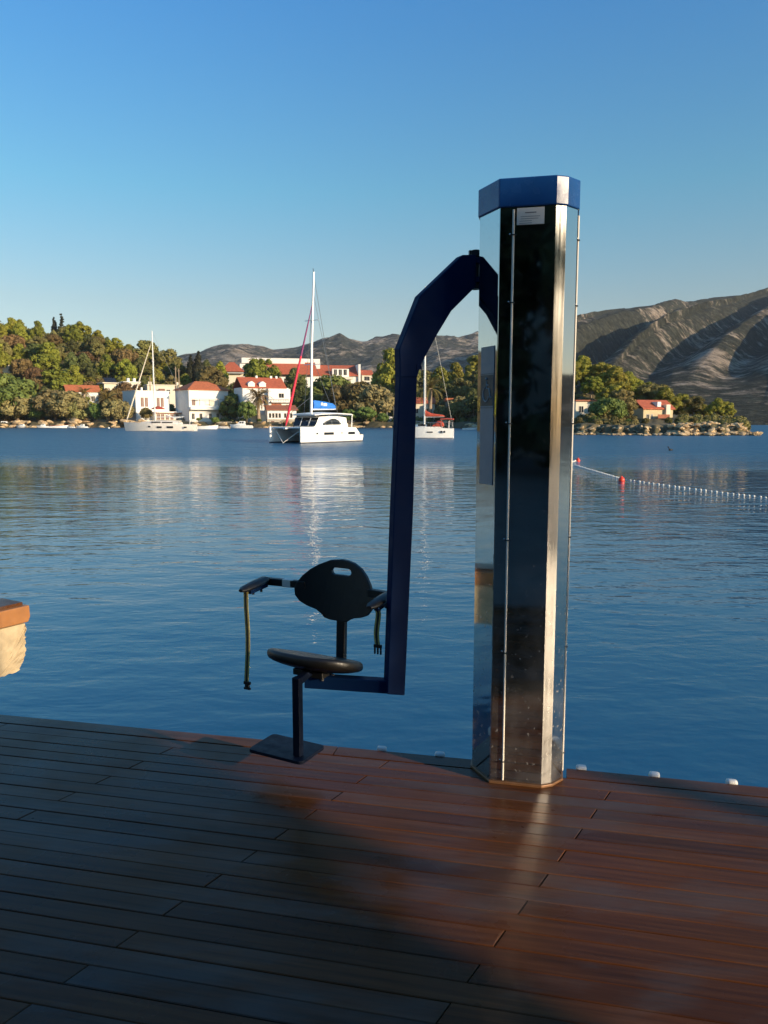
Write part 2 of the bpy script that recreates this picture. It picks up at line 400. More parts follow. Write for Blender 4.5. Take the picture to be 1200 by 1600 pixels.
def grid_mesh(name, A, Rr, hfun, mat):
    AA, RR = np.meshgrid(np.radians(A), Rr, indexing='ij')
    X = np.sin(AA)*RR; Y = np.cos(AA)*RR; Z = hfun(X, Y)
    V = np.stack([X, Y, Z], -1).reshape(-1, 3); na, nr = len(A), len(Rr)
    i, j = np.meshgrid(np.arange(na-1), np.arange(nr-1), indexing='ij')
    q = np.stack([i*nr+j, (i+1)*nr+j, (i+1)*nr+j+1, i*nr+j+1], -1).reshape(-1, 4)
    me = bpy.data.meshes.new(name); me.from_pydata(V.tolist(), [], q.tolist()); me.update(); me.materials.append(mat)
    bm = bmesh.new(); bm.from_mesh(me); bmesh.ops.recalc_face_normals(bm, faces=bm.faces)
    if sum(f.normal.z for f in bm.faces) < 0: bmesh.ops.reverse_faces(bm, faces=bm.faces)
    bm.to_mesh(me); bm.free(); me.polygons.foreach_set('use_smooth', [True]*len(me.polygons))
    return link(bpy.data.objects.new(name, me))
left_land = grid_mesh('hillside', np.linspace(-112, 8.6, 300), np.concatenate([np.linspace(58, 200, 60), np.linspace(203, 380, 76), [410, 460]]), land_h, TERRAIN)
tag(left_land, kind='structure')
head_land = grid_mesh('headland', np.linspace(8.2, 26.2, 150), np.concatenate([np.linspace(112, 150, 56), np.linspace(153, 260, 30)]), land_h, TERRAIN)
tag(head_land, kind='structure')

# ---- mountains
def fbm(x, y, seed, oct=5, ridge=False):
    rs = np.random.RandomState(seed); out = np.zeros_like(x); amp = 1.0; fr = 1.0; tot = 0
    for k in range(oct):
        v = np.zeros_like(x)
        for q in range(4):
            t = rs.rand()*6.283; p = rs.rand()*6.283
            v += np.sin((x*math.cos(t) + y*math.sin(t))*fr*(.8+.5*rs.rand()) + p + 1.3*np.sin((x*math.sin(t)-y*math.cos(t))*fr*.7 + p*2))
        v /= 4
        if ridge: v = 1 - 2*np.abs(v)
        out += v*amp; tot += amp; amp *= .52; fr *= 2.05
    return out/tot
SKY_R = [(640, 660), (745, 650), (790, 560), (850, 505), (905, 490), (950, 484), (1000, 478), (1040, 469), (1058, 473), (1100, 466), (1150, 459), (1200, 443), (1260, 420), (1400, 395)]
def elev(v): return math.tan(math.atan((800 - v)/F) - TH)
def right_h(X, Y):
    u = X/np.maximum(Y, 1)*F*math.cos(TH) + 600
    rc, rf = 1350.0, 300.0
    Hc = np.interp(u, [a for a, _ in SKY_R], [elev(b)*rc + CAMH for _, b in SKY_R])
    t = (Y - rf)/(rc - rf); tc = np.clip(t, 0, 1.0)
    base = Hc*(tc**1.12)
    c = (u - 324*tc)                                     # spurs run down to the left
    ph = (c - 772 + 16*np.sin(tc*5.3) + 16*fbm(X/170, Y/170, 3, 2))/133.0
    kk = np.floor(ph); fr = ph - kk
    amp = .75 + .35*np.sin(kk*2.4 + 1)
    q = np.where(fr < .36, fr/.36, (1 - fr)/.64)              # valley at 1; short steep side, long gentle side
    spur = 1 - q*q*(3 - 2*q)
    env = np.sin(np.pi*np.clip(tc, 0, 1))**.8
    env = env*ss(0, .38, tc)
    h = base + 36*env*amp*(spur - .45) + 7*env*fbm(X/95, Y/95, 9, 4) + 2.6*env*fbm(X/26, Y/26, 14, 5, True)
    h = h + np.where(t > .93, 1.3*fbm(X/45, Y/45, 21, 3), 0)
    h = np.where(t > 1, Hc - (t-1)*300, h)
    return np.where(t < .0, -2 + t*20, h + .5*ss(0, .02, t))
mount = grid_mesh('mountain', np.linspace(2, 34, 330), np.concatenate([np.linspace(290, 1350, 190), np.linspace(1365, 1700, 14)]), right_h, MOUNT)
tag(mount, kind='structure')
SKY_F = [(200, 575), (270, 566), (320, 556), (350, 547), (385, 543), (410, 547), (432, 553), (470, 548), (505, 534), (535, 530), (565, 537), (600, 533), (640, 529), (680, 526), (720, 529), (760, 526), (830, 515), (900, 520)]
def far_h(X, Y):
    u = X/np.maximum(Y, 1)*F*math.cos(TH) + 600
    rc, rf = 2100.0, 800.0
    Hc = np.interp(u, [a for a, _ in SKY_F], [elev(b)*rc + CAMH for _, b in SKY_F])
    t = (Y - rf)/(rc - rf); tc = np.clip(t, 0, 1)
    env = np.sin(np.pi*tc)**.7
    base = Hc*(tc**.85)
    h = base + env*(30*fbm(X/120, Y/160, 31, 5, True) + 12*fbm(X/45, Y/60, 35, 4, True))
    h = h + np.where(t > .9, 5*fbm(X/60, Y/60, 41, 4), 0)
    h = np.where(t > 1, Hc - (t-1)*400, h)
    return np.where(t < 0, 0, h)
farm = grid_mesh('far_ridge', np.linspace(-24, 15, 360), np.concatenate([np.linspace(790, 2100, 150), np.linspace(2130, 2700, 12)]), far_h, FARMOUNT)
tag(farm, kind='structure')

# ================================================================== DECK
AL = R(12.5); EX = Vector((math.cos(AL), -math.sin(AL), 0)); EY = Vector((math.sin(AL), math.cos(AL), 0)); DO = Vector((0, 3.30, DECK))
def D(x, y, z=0.0): return DO + EX*x + EY*y + Vector((0, 0, z))
deck = MB().box(-4.2, 4.6, -3.35, .015, -.34, -.045).build('deck', plain('dark_joists', (.02, .016, .012), .9, 0, .3, 5, .3))
deck.location = DO; deck.rotation_euler = (0, 0, -AL); tag(deck, kind='structure')
PITCH, GAP, BL, SK = .0792, .0028, 1.93, .36
bw = PITCH - GAP
pm = MB(); e = .0022
def para(y): return SK*(y + bw/2)
x0, x1 = .002, BL - .002
pm.prism([(x0+para(-bw), -bw), (x1+para(-bw), -bw), (x1+para(0), 0), (x0+para(0), 0)], -.024, -e)
pm.v = pm.v[:8]
top = [(x0+para(-bw)+e*1.5, -bw+e), (x1+para(-bw)-e*.5, -bw+e), (x1+para(0)-e*1.5, -e), (x0+para(0)+e*.5, -e)]
pm.v += [(x, y, 0) for x, y in top]
pm.f = [(3,2,1,0), (0,1,5,4), (1,2,6,5), (2,3,7,6), (3,0,4,7), (4,5,9,8), (5,6,10,9), (6,7,11,10), (7,4,8,11), (8,9,10,11)]
PLANK = pm.mesh('plank', WOOD)
rnd = random.Random(3)
for k in range(40):
    y = -.062 - k*PITCH
    j = -.30 + .38*(y - bw/2 + .946) if k % 2 == 0 else .572 + .38*(y - bw/2 + 1.192)
    for n in range(-2, 3):
        x = j + n*BL
        if x > 4.4 or x + BL < -4.1: continue
        inst('plank', PLANK, deck, (x, y, rnd.uniform(-.0012, .0012)), (rnd.uniform(-.002, .002), 0, 0))
# raised edge trim in lengths
tm = MB().box(0, 1.0, -.055, .03, -.10, .007).mesh('edge_trim', WOOD)
for x, l, y in ((-4.09, 1.93, 0), (-2.155, 1.93, 0), (-.22, .66, 0), (.80, 1.65, .0), (2.455, 1.93, .0)):
    inst('edge_trim', tm, deck, (x, y, -.006), (0, 0, 0), (l, 1, 1))
# quay behind the viewer
quay = MB().box(-60, 60, -70, -3.37, -2.5, -.02).build('pavement', PAVE); quay.location = DO; quay.rotation_euler = (0, 0, -AL); tag(quay, kind='structure')

# ================================================================== POOL LIFT COLUMN
PC = D(.488, -.17)                      # front left corner of the column on the deck
lift = thing('pool_lift', 'tall polished steel pool lift column with blue cap, gooseneck arm and black seat', 'pool lift', PC)
LP = PC.copy()
lx, ly = -.152*math.cos(R(55)), .152*math.sin(R(55))
A1 = (.208 + .045*math.cos(R(31)), .045*math.sin(R(31)))
B1 = (A1[0] + .075*math.cos(R(56)), A1[1] + .075*math.sin(R(56)))
DP = .37
OUT = [(0, 0), (.208, 0), A1, B1, (B1[0], DP-.10), (B1[0]-.09, DP), (0, DP), (lx, DP-ly), (lx, ly)]
def grow(poly, d):
    n = len(poly); cx = sum(p[0] for p in poly)/n; cy_ = sum(p[1] for p in poly)/n; out = []
    for i in range(n):
        p0, p1, p2 = Vector(poly[i-1]), Vector(poly[i]), Vector(poly[(i+1) % n])
        e1 = (p1-p0).normalized(); e2 = (p2-p1).normalized(); n1 = Vector((e1.y, -e1.x)); n2 = Vector((e2.y, -e2.x))
        k = (n1+n2).normalized(); out.append(tuple(p1 + k*d/max(.3, k.dot(n1))))
    return out
H0, H1 = 2.292, 2.398
body = MB().prism(OUT, .012, H0+.02)
col = bo = body.build('column', STEEL, lift, bevel=.004, seg=3); col.rotation_euler = (0, 0, -AL)
bo.data.materials.append(STEEL_SOFT)
for p in bo.data.polygons:
    if abs(p.normal.z) < .3:
        an = math.degrees(math.atan2(p.normal.x, -p.normal.y))
        if 15 < an < 45: p.material_index = 1
cap = MB().prism(grow(OUT, .007), H0, H1)
cap.build('cap', BLUE, col, bevel=.005, seg=3)
MB().prism(grow(OUT, .007), .0005, .012).build('base_plate', plain('sunlit_base', (.20, .10, .045), .4, .3, .2, 8, .2), col, bevel=.002)  # warm sunlight on the plate edge is put into its colour
def cable(x, y, nx, ny, name):
    pts = [(x + nx*.005, y + ny*.005, .02 + k*(H0-.03)/12) for k in range(13)]
    MB().tube(pts, .0042, 8).build(name, CREAM, col, smooth=True)
    for z in (.10, .56, 1.02, 1.48, 1.94, 2.19)[:6]:
        c = MB(); tx, ty = -ny, nx
        c.tube([(x+tx*.009+nx*.002, y+ty*.009+ny*.002, z), (x+tx*.006+nx*.0105, y+ty*.006+ny*.0105, z), (x-tx*.006+nx*.0105, y-ty*.006+ny*.0105, z), (x-tx*.010+nx*.002, y-ty*.010+ny*.002, z)], .0026, 6)
        c.build('cable_clip', BLACK, col, smooth=True)
        MB().ball((x-tx*.013+nx*.001, y-ty*.013+ny*.001, z+.004), .0036, 8, 5).build('screw', STEEL_SOFT, col, smooth=True)
cable(.052, 0, 0, -1, 'white_cable'); cable(B1[0], B1[1]+.055, 1, 0, 'white_cable')
# name plate with printed lines, under the cap
npx0, npx1 = .064, .166
def multi(name, pieces, parent, smooth=False):
    """one mesh from (MB, material) pieces"""
    big = MB(); idx = []
    for k, (mb, mt) in enumerate(pieces): idx += [k]*len(mb.f); big.add(mb.v, mb.f)
    me = bpy.data.meshes.new(name); me.from_pydata(big.v, [], big.f); me.update()
    for k, (mb, mt) in enumerate(pieces): me.materials.append(mt)
    me.polygons.foreach_set('material_index', idx)
    bm = bmesh.new(); bm.from_mesh(me); bmesh.ops.recalc_face_normals(bm, faces=bm.faces); bm.to_mesh(me); bm.free()
    if smooth: me.polygons.foreach_set('use_smooth', [True]*len(me.polygons))
    return link(bpy.data.objects.new(name, me), parent)
npm = [(MB().box(npx0, npx1, -.0035, -.0006, H0-.066, H0-.005), CREAM)]; prn = MB()
for z, a, b, h in ((.018, .30, .72, .0034), (.032, .14, .86, .0016), (.040, .14, .80, .0016), (.048, .10, .56, .0016), (.056, .10, .56, .0016)):
    prn.box(npx0+.1*a, npx0+.1*b, -.0042, -.0034, H0-.005-z-h/2, H0-.005-z+h/2)
multi('name_plate', npm + [(prn, INK)], col)
# access sign on the left chamfer
d1 = Vector((math.cos(R(55)), -math.sin(R(55)), 0)); nl = Vector((-math.sin(R(55)), -math.cos(R(55)), 0))
def onleft(s, z, off=0.0): return Vector((lx, ly, 0)) + d1*s + nl*off + Vector((0, 0, z))
SIGN = []
def leftpanel(name, s0, s1, z0, z1, o0, o1, mat, parent):
    m = MB(); m.add([onleft(s, z, o) for o in (o0, o1) for s, z in ((s0, z0), (s1, z0), (s1, z1), (s0, z1))],
                    [(0,1,2,3), (7,6,5,4), (0,4,5,1), (1,5,6,2), (2,6,7,3), (3,7,4,0)])
    SIGN.append((m, mat))
ZS = lambda v: at(760, v, 3.08).z - DECK
sg = None; leftpanel('access_sign', .030, .132, ZS(757), ZS(541), .0005, .003, GREYPLATE, col)
leftpanel('icon_panel', .032, .130, ZS(634), ZS(586), .0032, .0042, DARKPLATE, sg)
for v in (584, 637): leftpanel('sign_rule', .030, .132, ZS(v)-.0012, ZS(v)+.0012, .0032, .0046, INK, sg)
ic = MB(); zc = (ZS(634)+ZS(586))/2
def ip(s, z): return onleft(.081 + s*.75, zc + z, .0050)
ic.tube([ip(-.002, .036), ip(0, .008), ip(.026, .007), ip(.040, -.030), ip(.050, -.026)], .0026, 6)
ic.tube([ip(-.002, .022), ip(.020, .021)], .0022, 6)
ic.tube([ip(-.006 + .030*math.cos(t), -.014 + .029*math.sin(t)) for t in np.linspace(1.9, 6.0, 16)], .0026, 6)
ic.ball(tuple(ip(-.003, .046)), .0055, 8, 5)
tag(multi('access_sign', SIGN + [(ic, ICON)], col), 'grey sign with a wheelchair symbol on a dark square')

# ================================================================== LIFT ARM WITH SEAT
hinge = at(742, 420, 3.25); vert = at(620, 800, 3.12)
adir = Vector((vert.x - hinge.x, vert.y - hinge.y, 0)).normalized(); anorm = Vector((-adir.y, adir.x, 0))
def onarm(u, v):
    """point of the arm's vertical plane seen at photo pixel u, v"""
    p = at(u, v, 1.0) - Vector((0, 0, CAMH)); o = Vector((0, 0, CAMH))
    t = (hinge - o).dot(anorm) / p.dot(anorm); return o + p*t
AO = LP
def arm_slab(name, pix, th, mat=ARM_BLUE, bev=.004, parent=None):
    return MB().slab([onarm(u, v) - AO for u, v in pix], anorm*th).build(name, mat, parent, bevel=bev)
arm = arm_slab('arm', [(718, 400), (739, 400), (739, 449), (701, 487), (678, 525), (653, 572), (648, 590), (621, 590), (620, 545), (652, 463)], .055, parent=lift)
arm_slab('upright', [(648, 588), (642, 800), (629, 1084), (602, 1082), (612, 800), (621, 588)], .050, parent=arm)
arm_slab('gusset', [(653, 571), (655, 577), (646, 579), (646, 570)], .06, bev=.001, parent=arm)
p0, p1 = onarm(616, 1072) - AO, at(478, 1056, 3.20) - AO
p1.z = p0.z - .004
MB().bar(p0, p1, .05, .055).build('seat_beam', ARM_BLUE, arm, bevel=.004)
hm = MB(); hx = onarm(743, 420) - AO
zt, zb = onarm(743, 391).z - DECK, onarm(743, 452).z - DECK
hm.tube([(hx.x, hx.y, zb), (hx.x, hx.y, zb+.012), (hx.x, hx.y, zt-.012), (hx.x, hx.y, zt)], [.016, .016, .016, .016], 14)
hm.tube([(hx.x, hx.y, zt-.024), (hx.x, hx.y, zt-.004)], .028, 6); hm.tube([(hx.x, hx.y, zb), (hx.x, hx.y, zb+.016)], .024, 12)
hm.bar((hx.x-.028, hx.y-.005, zt-.010), (hx.x+.022, hx.y+.005, zt-.010), .016, .016)
hm.build('hinge_pin', plain('hinge_black', (.010, .012, .016), .4, .3, .2, 10, .1), arm, smooth=True)
side = EX*lx + EY*.20; side.z = 0
for z in (zt-.045, zb+.035):
    MB().bar((hx.x, hx.y, z), (side.x+.004, side.y, z), .05, .022).build('hinge_lug', ARM_BLUE, arm, bevel=.003)
# --- the seat
SC = at(492, 1022, 3.22); SC.z = DECK + .485
FW = Vector((-.47, -.883, 0)).normalized(); RT = Vector((-FW.y, FW.x, 0)) * 1.0
RT = Vector((.883, -.47, 0))
def S(r, b, z): return RT*r - FW*b + Vector((0, 0, z))       # r to photo right, b to the back, z above deck
# seat pan: contoured shell
rings = []; nA = 36
def rim(t):
    cx, sy = math.cos(t), math.sin(t)
    w = .212; d = .155
    x = w*math.copysign(abs(cx)**.75, cx); y = d*math.copysign(abs(sy)**.8, sy)
    return x, y
def topz(x, y):
    return .490 + .010*(abs(x)/.2)**2.2 - .012*(1-(y/.19)**2) + .012*max(0, y/.19)**2 - .020*max(0, -y/.19)**2 - .36*y
for f, dz in ((.02, 0), (.35, 0), (.65, 0), (.86, .002), (.965, -.003), (1.0, -.016), (1.0, -.034), (.95, -.048), (.6, -.060), (.3, -.064), (.02, -.066)):
    rg = []
    for k in range(nA):
        x, y = rim(2*math.pi*k/nA); x *= f; y *= f
        rg.append(tuple(S(x, y, topz(x, y) + dz)))
    rings.append(rg)
seat = MB().loft(rings).build('seat', BLACK, lift, smooth=True, sub=1); seat.location = (SC.x - LP.x, SC.y - LP.y, 0)
# backrest with a hand slot
def brp(x, y): return ((x-690)*.00083, .735 - (y-290)*.00074)
bo_ = [(700,107),(630,116),(560,148),(510,182),(470,222),(442,265),(430,305),(436,345),(462,380),(505,406),(560,425),(590,447),(612,470),(645,479),(700,481),(752,480),(775,462),(800,450),(850,437),(890,418),(917,380),(925,330),(916,280),(896,235),(868,190),(830,150),(780,122),(740,111)]
slot = [(655,160),(748,160),(762,167),(767,180),(762,193),(748,201),(655,201),(645,193),(640,180),(645,167)]
def curve_b(r): return .165 + .03 - .75*r*r + .0
bmB = bmesh.new()
def loop(pts):
    vs = []
    for x, y in pts:
        r, z = brp(x, y); vs.append(bmB.verts.new((r, 0, z)))
    return [bmB.edges.new((vs[i], vs[(i+1) % len(vs)])) for i in range(len(vs))]
ed = loop(bo_) + loop(slot)
bmesh.ops.triangle_fill(bmB, edges=ed, use_beauty=True)
ex_ = bmesh.ops.extrude_face_region(bmB, geom=bmB.faces[:])
for v in [g for g in ex_['geom'] if isinstance(g, bmesh.types.BMVert)]: v.co.y += .022
bmesh.ops.subdivide_edges(bmB, edges=[e for e in bmB.edges if e.calc_length() > .05], cuts=2, use_grid_fill=False)
bmesh.ops.triangulate(bmB, faces=bmB.faces[:])
for v in bmB.verts:
    r, b, z = v.co.x, v.co.y, v.co.z
    p = S(r, curve_b(r) + b + (z-.73)*.12, z); v.co = p
bmesh.ops.recalc_face_normals(bmB, faces=bmB.faces)
me = bpy.data.meshes.new('backrest'); bmB.to_mesh(me); bmB.free(); me.materials.append(BLACK)
bk = link(bpy.data.objects.new('backrest', me), seat)
md = bk.modifiers.new('bevel', 'BEVEL'); md.width = .004; md.segments = 2; md.limit_method = 'ANGLE'; md.angle_limit = R(50)
MB().bar(S(.012, .10, .415), S(.012, .212, .415), .045, .022).bar(S(.012, .199, .405), S(.012, .209, .64), .044, .030, up=tuple(-FW)).build('back_post', BLACK, seat, bevel=.006)
# under-seat bracket, bolts
MB().box(-.075, .075, -.06, .09, .405, .432).build('bracket', BLACK, seat, bevel=.003).rotation_euler = (0, 0, math.atan2(RT.y, RT.x))
for r, b in ((.035, .02), (.06, -.035), (.085, .01)):
    MB().tube([S(r, b, .392), S(r, b, .409)], .008, 8).build('bolt', STEEL_SOFT, seat, smooth=True)
# footrest
ft = at(465, 1100, 3.03); fx, fy = ft.x - SC.x, ft.y - SC.y
MB().bar((fx, fy, .118), (fx, fy, .452), .034, .030, up=tuple(FW)).build('footrest_post', NAVY, seat, bevel=.003)
MB().bar((fx, fy, .432), tuple(S(0, -.02, .432)), .03, .03).build('footrest_bracket', NAVY, seat, bevel=.003)
pc = at(448, 1169, 3.11); pcx, pcy = pc.x - SC.x, pc.y - SC.y
fp = MB(); hw, hd, cr = .136, .092, .02
poly = []
for sx, sy in ((1, 1), (-1, 1), (-1, -1), (1, -1)):
    for k in range(4):
        t = {(1,1): 0, (-1,1): 90, (-1,-1): 180, (1,-1): 270}[(sx, sy)] + k*30
        poly.append((sx*(hw-cr) + cr*math.cos(R(t)), sy*(hd-cr) + cr*math.sin(R(t))))
fp.prism(poly, .104, .118)
f_o = fp.build('footplate', NAVY, seat, bevel=.002); f_o.location = (pcx, pcy, 0); f_o.rotation_euler = (0, 0, math.atan2(RT.y, RT.x))
# armrests
for sgn in (-1, 1):
    r0 = .185*sgn; r1 = -.372 if sgn < 0 else .285; zb_ = .742
    MB().bar(S(r0-.02*sgn, .185, zb_), S(r1, .17, zb_), .028, .034).build('armrest_bar', BLACK, seat, bevel=.003)
    if sgn < 0:
        MB().bar(S(r0-.045, .182, zb_), S(r0-.100, .176, zb_), .0305, .0365).build('reflective_tape', CREAM, seat, bevel=.002)
    pad = []
    for t, hw_, hh in ((0, .018, .010), (.02, .028, .017), (.10, .030, .018), (.17, .026, .014), (.195, .012, .007)):
        c = S(r1, .165 - t, zb_ + .012 - t*.10)
        pad.append([tuple(c + RT*hw_*math.cos(2*math.pi*k/12) + Vector((0, 0, hh*math.sin(2*math.pi*k/12)))) for k in range(12)])
    MB().loft(pad).build('armrest_pad', BLACK, seat, smooth=True)
    MB().bar(S(r1, .16, zb_-.012), S(r1, .03, zb_-.022), .022, .026).build('armrest_bracket', ARM_BLUE, seat, bevel=.002)
    for b in (.12, .06): MB().tube([S(r1, b, zb_-.042), S(r1, b, zb_-.02)], .006, 8).build('bolt', BLACK, seat, smooth=True)
    # hanging strap
    b0 = .012 if sgn < 0 else .045; L = .425 if sgn < 0 else .165; zt_ = zb_ - .02
    rr = r1 - .004
    def strip(o0, o1, off, name, mat):
        q = []
        for k in range(13):
            t = k/12; sway = .006*math.sin(t*5 + sgn) * (1 if t > .1 else .3); dx = sway - (.004 if sgn < 0 else -.004)*t
            for oo in (o0, o1):
                q.append((k, S(rr + dx + oo, b0 - off, zt_ - L*t), S(rr + dx + oo, b0 - off + .0016, zt_ - L*t)))
        m = MB()
        rg = [[q[2*k][1], q[2*k+1][1], q[2*k+1][2], q[2*k][2]] for k in range(13)]
        m.loft(rg).build(name, mat, seat)
    strip(-.0125, -.0045, 0, 'strap', YELLOW); strip(.0045, .0125, 0, 'strap', YELLOW); strip(-.0045, .0045, .0006, 'strap', WEBBLACK)
    zq = zt_ - L; dx = -(.004 if sgn < 0 else -.004)
    bq = MB()
    bq.bar(S(rr+dx, b0, zq+.004), S(rr+dx, b0, zq-.010), .036, .010, up=tuple(FW))
    if sgn < 0: bq.bar(S(rr+dx, b0, zq-.010), S(rr+dx, b0, zq-.024), .022, .010, up=tuple(FW)); bq.bar(S(rr+dx, b0, zq-.024), S(rr+dx, b0, zq-.034), .034, .011, up=tuple(FW))
    else:
        for o_ in (-.014, 0, .014): bq.bar(S(rr+dx+o_, b0, zq-.008), S(rr+dx+o_, b0, zq-.038), .006, .008, up=tuple(FW))
    bq.build('buckle', BLACK, seat, bevel=.001)

# ================================================================== PIER BLOCK, EDGE ROPE, FENDERS
pb = thing('pier_end', 'stone pier end with orange wooden cap jutting over the water at left', 'pier')
pa, pe = ground(46, 945.5, DECK), ground(0, 956, DECK)         # near top edge of the pier end
pdir = (pe - pa).normalized(); pnor = Vector((pdir.y, -pdir.x, 0)); pnor = pnor if pnor.y > 0 else -pnor
def pier_part(prof, x0, x1, name, mat, sub=0, jag=0.0, bev=0.0):
    """profile (distance inward from the right end, height) swept through the pier depth"""
    m = MB(); n = len(prof)
    P0 = [pa + pdir*a + pnor*x0 + Vector((0, 0, z)) for a, z in prof]; P1 = [pa + pdir*a + pnor*x1 + Vector((0, 0, z)) for a, z in prof]
    m.add(P0 + P1, [tuple(range(n-1, -1, -1)), tuple(range(n, 2*n))] + [(i, (i+1) % n, n+(i+1) % n, n+i) for i in range(n)])
    o = m.build(name, mat, pb, bevel=bev)
    if sub:
        bm = bmesh.new(); bm.from_mesh(o.data); bmesh.ops.triangulate(bm, faces=bm.faces); bmesh.ops.subdivide_edges(bm, edges=bm.edges, cuts=sub, use_grid_fill=True)
        rr_ = random.Random(9)
        for v in bm.verts: v.co += Vector((rr_.uniform(-jag, jag), rr_.uniform(-jag, jag), rr_.uniform(-jag, jag)))
        bm.to_mesh(o.data); bm.free()
    return o
zq = lambda v: at(40, v, pa.y).z - DECK
pier_part([(0, 0), (-.004, zq(963)), (.016, zq(971)), (2.6, zq(971)), (2.6, 0)], 0, .34, 'wooden_cap', ORWOOD, bev=.008)
pier_part([(.036, zq(972)), (.030, zq(984)), (.046, zq(990)), (.038, zq(1000)), (.040, zq(1012)), (.056, zq(1024)), (.088, zq(1034)), (.104, zq(1042)), (.30, zq(1045)), (.7, zq(1049)), (2.6, zq(1052)), (2.6, zq(972))], .02, .31, 'stone_core', STONE, 5, .007)
pier_part([(.02, .001), (2.6, .001), (2.6, .022), (.02, .022)], .06, .33, 'deck_board', WOOD)
# black rope with white pads along the deck edge
rope = []
for k in range(61):
    x = -1.2 + k*.075; rope.append(D(x, .052 + .006*math.sin(k*1.1), -.060 - .006*math.cos(k*.9)))
tag(MB().tube(rope, .011, 7).build('edge_rope', RUBBER, smooth=True), 'thin black rope running along the outer deck edge', 'rope')
fen = MB()
fen.loft([[(.028*f*math.copysign(abs(math.cos(t))**.6, math.cos(t)), .022*f*math.copysign(abs(math.sin(t))**.6, math.sin(t)), z) for t in np.linspace(0, 2*math.pi, 14, endpoint=False)]
          for f, z in ((.5, -.014), (.9, -.012), (1, 0), (1, .022), (.92, .030), (.5, .033))])
FEN = fen.mesh('fender', WHITEP, True)
for u, v, lab in ((592, 1173, 'faint white pad on the deck edge between seat and column'), (684, 1183, 'white pad on the edge rope just left of the column foot'),
                  (908, 1192, 'white pad on the edge rope just right of the column foot'), (1021, 1200, 'white pad on the edge rope, second right of the column'),
                  (1139, 1208, 'white pad on the edge rope nearest the right picture edge')):
    g = ground(u, v + 4, DECK + .005); loc = (g - DO); x = loc.dot(EX)
    o = inst('edge_pad', FEN, None, D(x, .050, -.016), (R(rnd.uniform(-8, 8)), R(rnd.uniform(-6, 6)), -AL + R(rnd.uniform(-12, 12))), .82)
    tag(o, lab, 'pad', 'white pads along the deck edge')

# ================================================================== SWIMMING LINE
def buoy(u, v, s, lab):
    p = ground(u, v); m = MB()
    prof = [(.02, -.16), (.15, -.12), (.20, 0), (.20, .14), (.15, .24), (.06, .29), (.05, .34), (.02, .35)]
    m.loft([[(r*math.cos(2*math.pi*k/16), r*math.sin(2*math.pi*k/16), z) for k in range(16)] for r, z in prof])
    b = thing('marker_buoy', lab, 'buoy', p, 0, 'red buoys on the swimming line', s)
    m.build('float_body', ORANGE, b, smooth=True)
    MB().tube([(.05*math.cos(t), 0, .37+.05*math.sin(t)) for t in np.linspace(0, 2*math.pi, 12)], .012, 6).build('lifting_eye', BLACK, b, smooth=True)
    return p
bA = buoy(971, 752, .62, 'larger red buoy on the white float line at right')
bB = buoy(903, 721, .62, 'smaller red buoy beside the column at the far bend of the float line')
fl = MB(); fl.loft([[(r*math.cos(2*math.pi*k/10), r*math.sin(2*math.pi*k/10), z) for k in range(10)] for r, z in ((.02, -.07), (.055, -.045), (.062, 0), (.055, .045), (.02, .07))])
FLOAT = fl.mesh('line_float', WHITEP, True)
def floats(uv0, uv1, n, lab, grp, cat='float', s=1.0, curve=0.0, skip=0):
    a, b = ground(*uv0), ground(*uv1)
    for k in range(n):
        t = (k + (rnd.uniform(-.14, .14) if n < 30 else 0))/(n-1); p = a.lerp(b, t); p.y += curve*math.sin(t*math.pi)
        d = (b-a).normalized()
        o = inst('line_float', FLOAT, None, (p.x, p.y, .022*s), (R(90), 0, math.atan2(d.y, d.x) + R(90) + rnd.uniform(-.15, .15)), s*rnd.uniform(.82, 1.14))
        tag(o, lab(k) if callable(lab) else lab, cat, grp)
ORD = 'first second third fourth fifth sixth seventh eighth ninth tenth eleventh twelfth thirteenth fourteenth fifteenth sixteenth seventeenth eighteenth nineteenth twentieth twenty-first twenty-second twenty-third twenty-fourth twenty-fifth twenty-sixth twenty-seventh'.split()
floats((984, 751), (1196, 778.5), 27, lambda k: ORD[k] + ' white float counting right from the larger red buoy', 'spaced white floats right of the red buoy', s=.70, curve=-.5)
floats((898, 727.5), (966, 747.5), 34, 'white float in the tight row between column and larger red buoy', 'tight white floats left of the red buoy', s=.85, curve=.4)
floats((880, 725), (899, 721), 8, 'white float in the tight row leading to the smaller red buoy', 'tight white floats by the far red buoy', s=1.25)
rp = [ground(898, 727.5), ground(966, 747.5), ground(984, 751)]; q_ = ground(1196, 778.5); q2 = ground(1260, 789)
tag(MB().tube([(p.x, p.y, .005) for p in (ground(840, 735), ground(880, 725), ground(899, 721), ground(903, 722))] , .012, 6).build('float_rope', CREAM), 'short pale rope of the float line at the smaller red buoy', 'rope')
tag(MB().tube([(p.x, p.y, .004) for p in rp] + [(q_.x, q_.y, .004), (q2.x, q2.y, .004)], .012, 6).build('float_rope', CREAM), 'long pale rope threading the white floats at right', 'rope')
bp = ground(1048, 704); bd = thing('water_bird', 'tiny dark bird swimming alone on the blue water at right', 'bird', bp, R(200))
m = MB(); m.loft([[(x, w*math.cos(2*math.pi*k/10), .06 + h*math.sin(2*math.pi*k/10)) for k in range(10)] for x, w, h in ((-.22, .02, .02), (-.12, .08, .06), (.02, .11, .09), (.14, .07, .07), (.18, .04, .06))])
m.tube([(.14, 0, .08), (.19, 0, .20), (.21, 0, .27), (.26, 0, .29), (.36, 0, .28)], [.045, .035, .04, .045, .012], 8)
m.build('body', BLACK, bd, smooth=True)

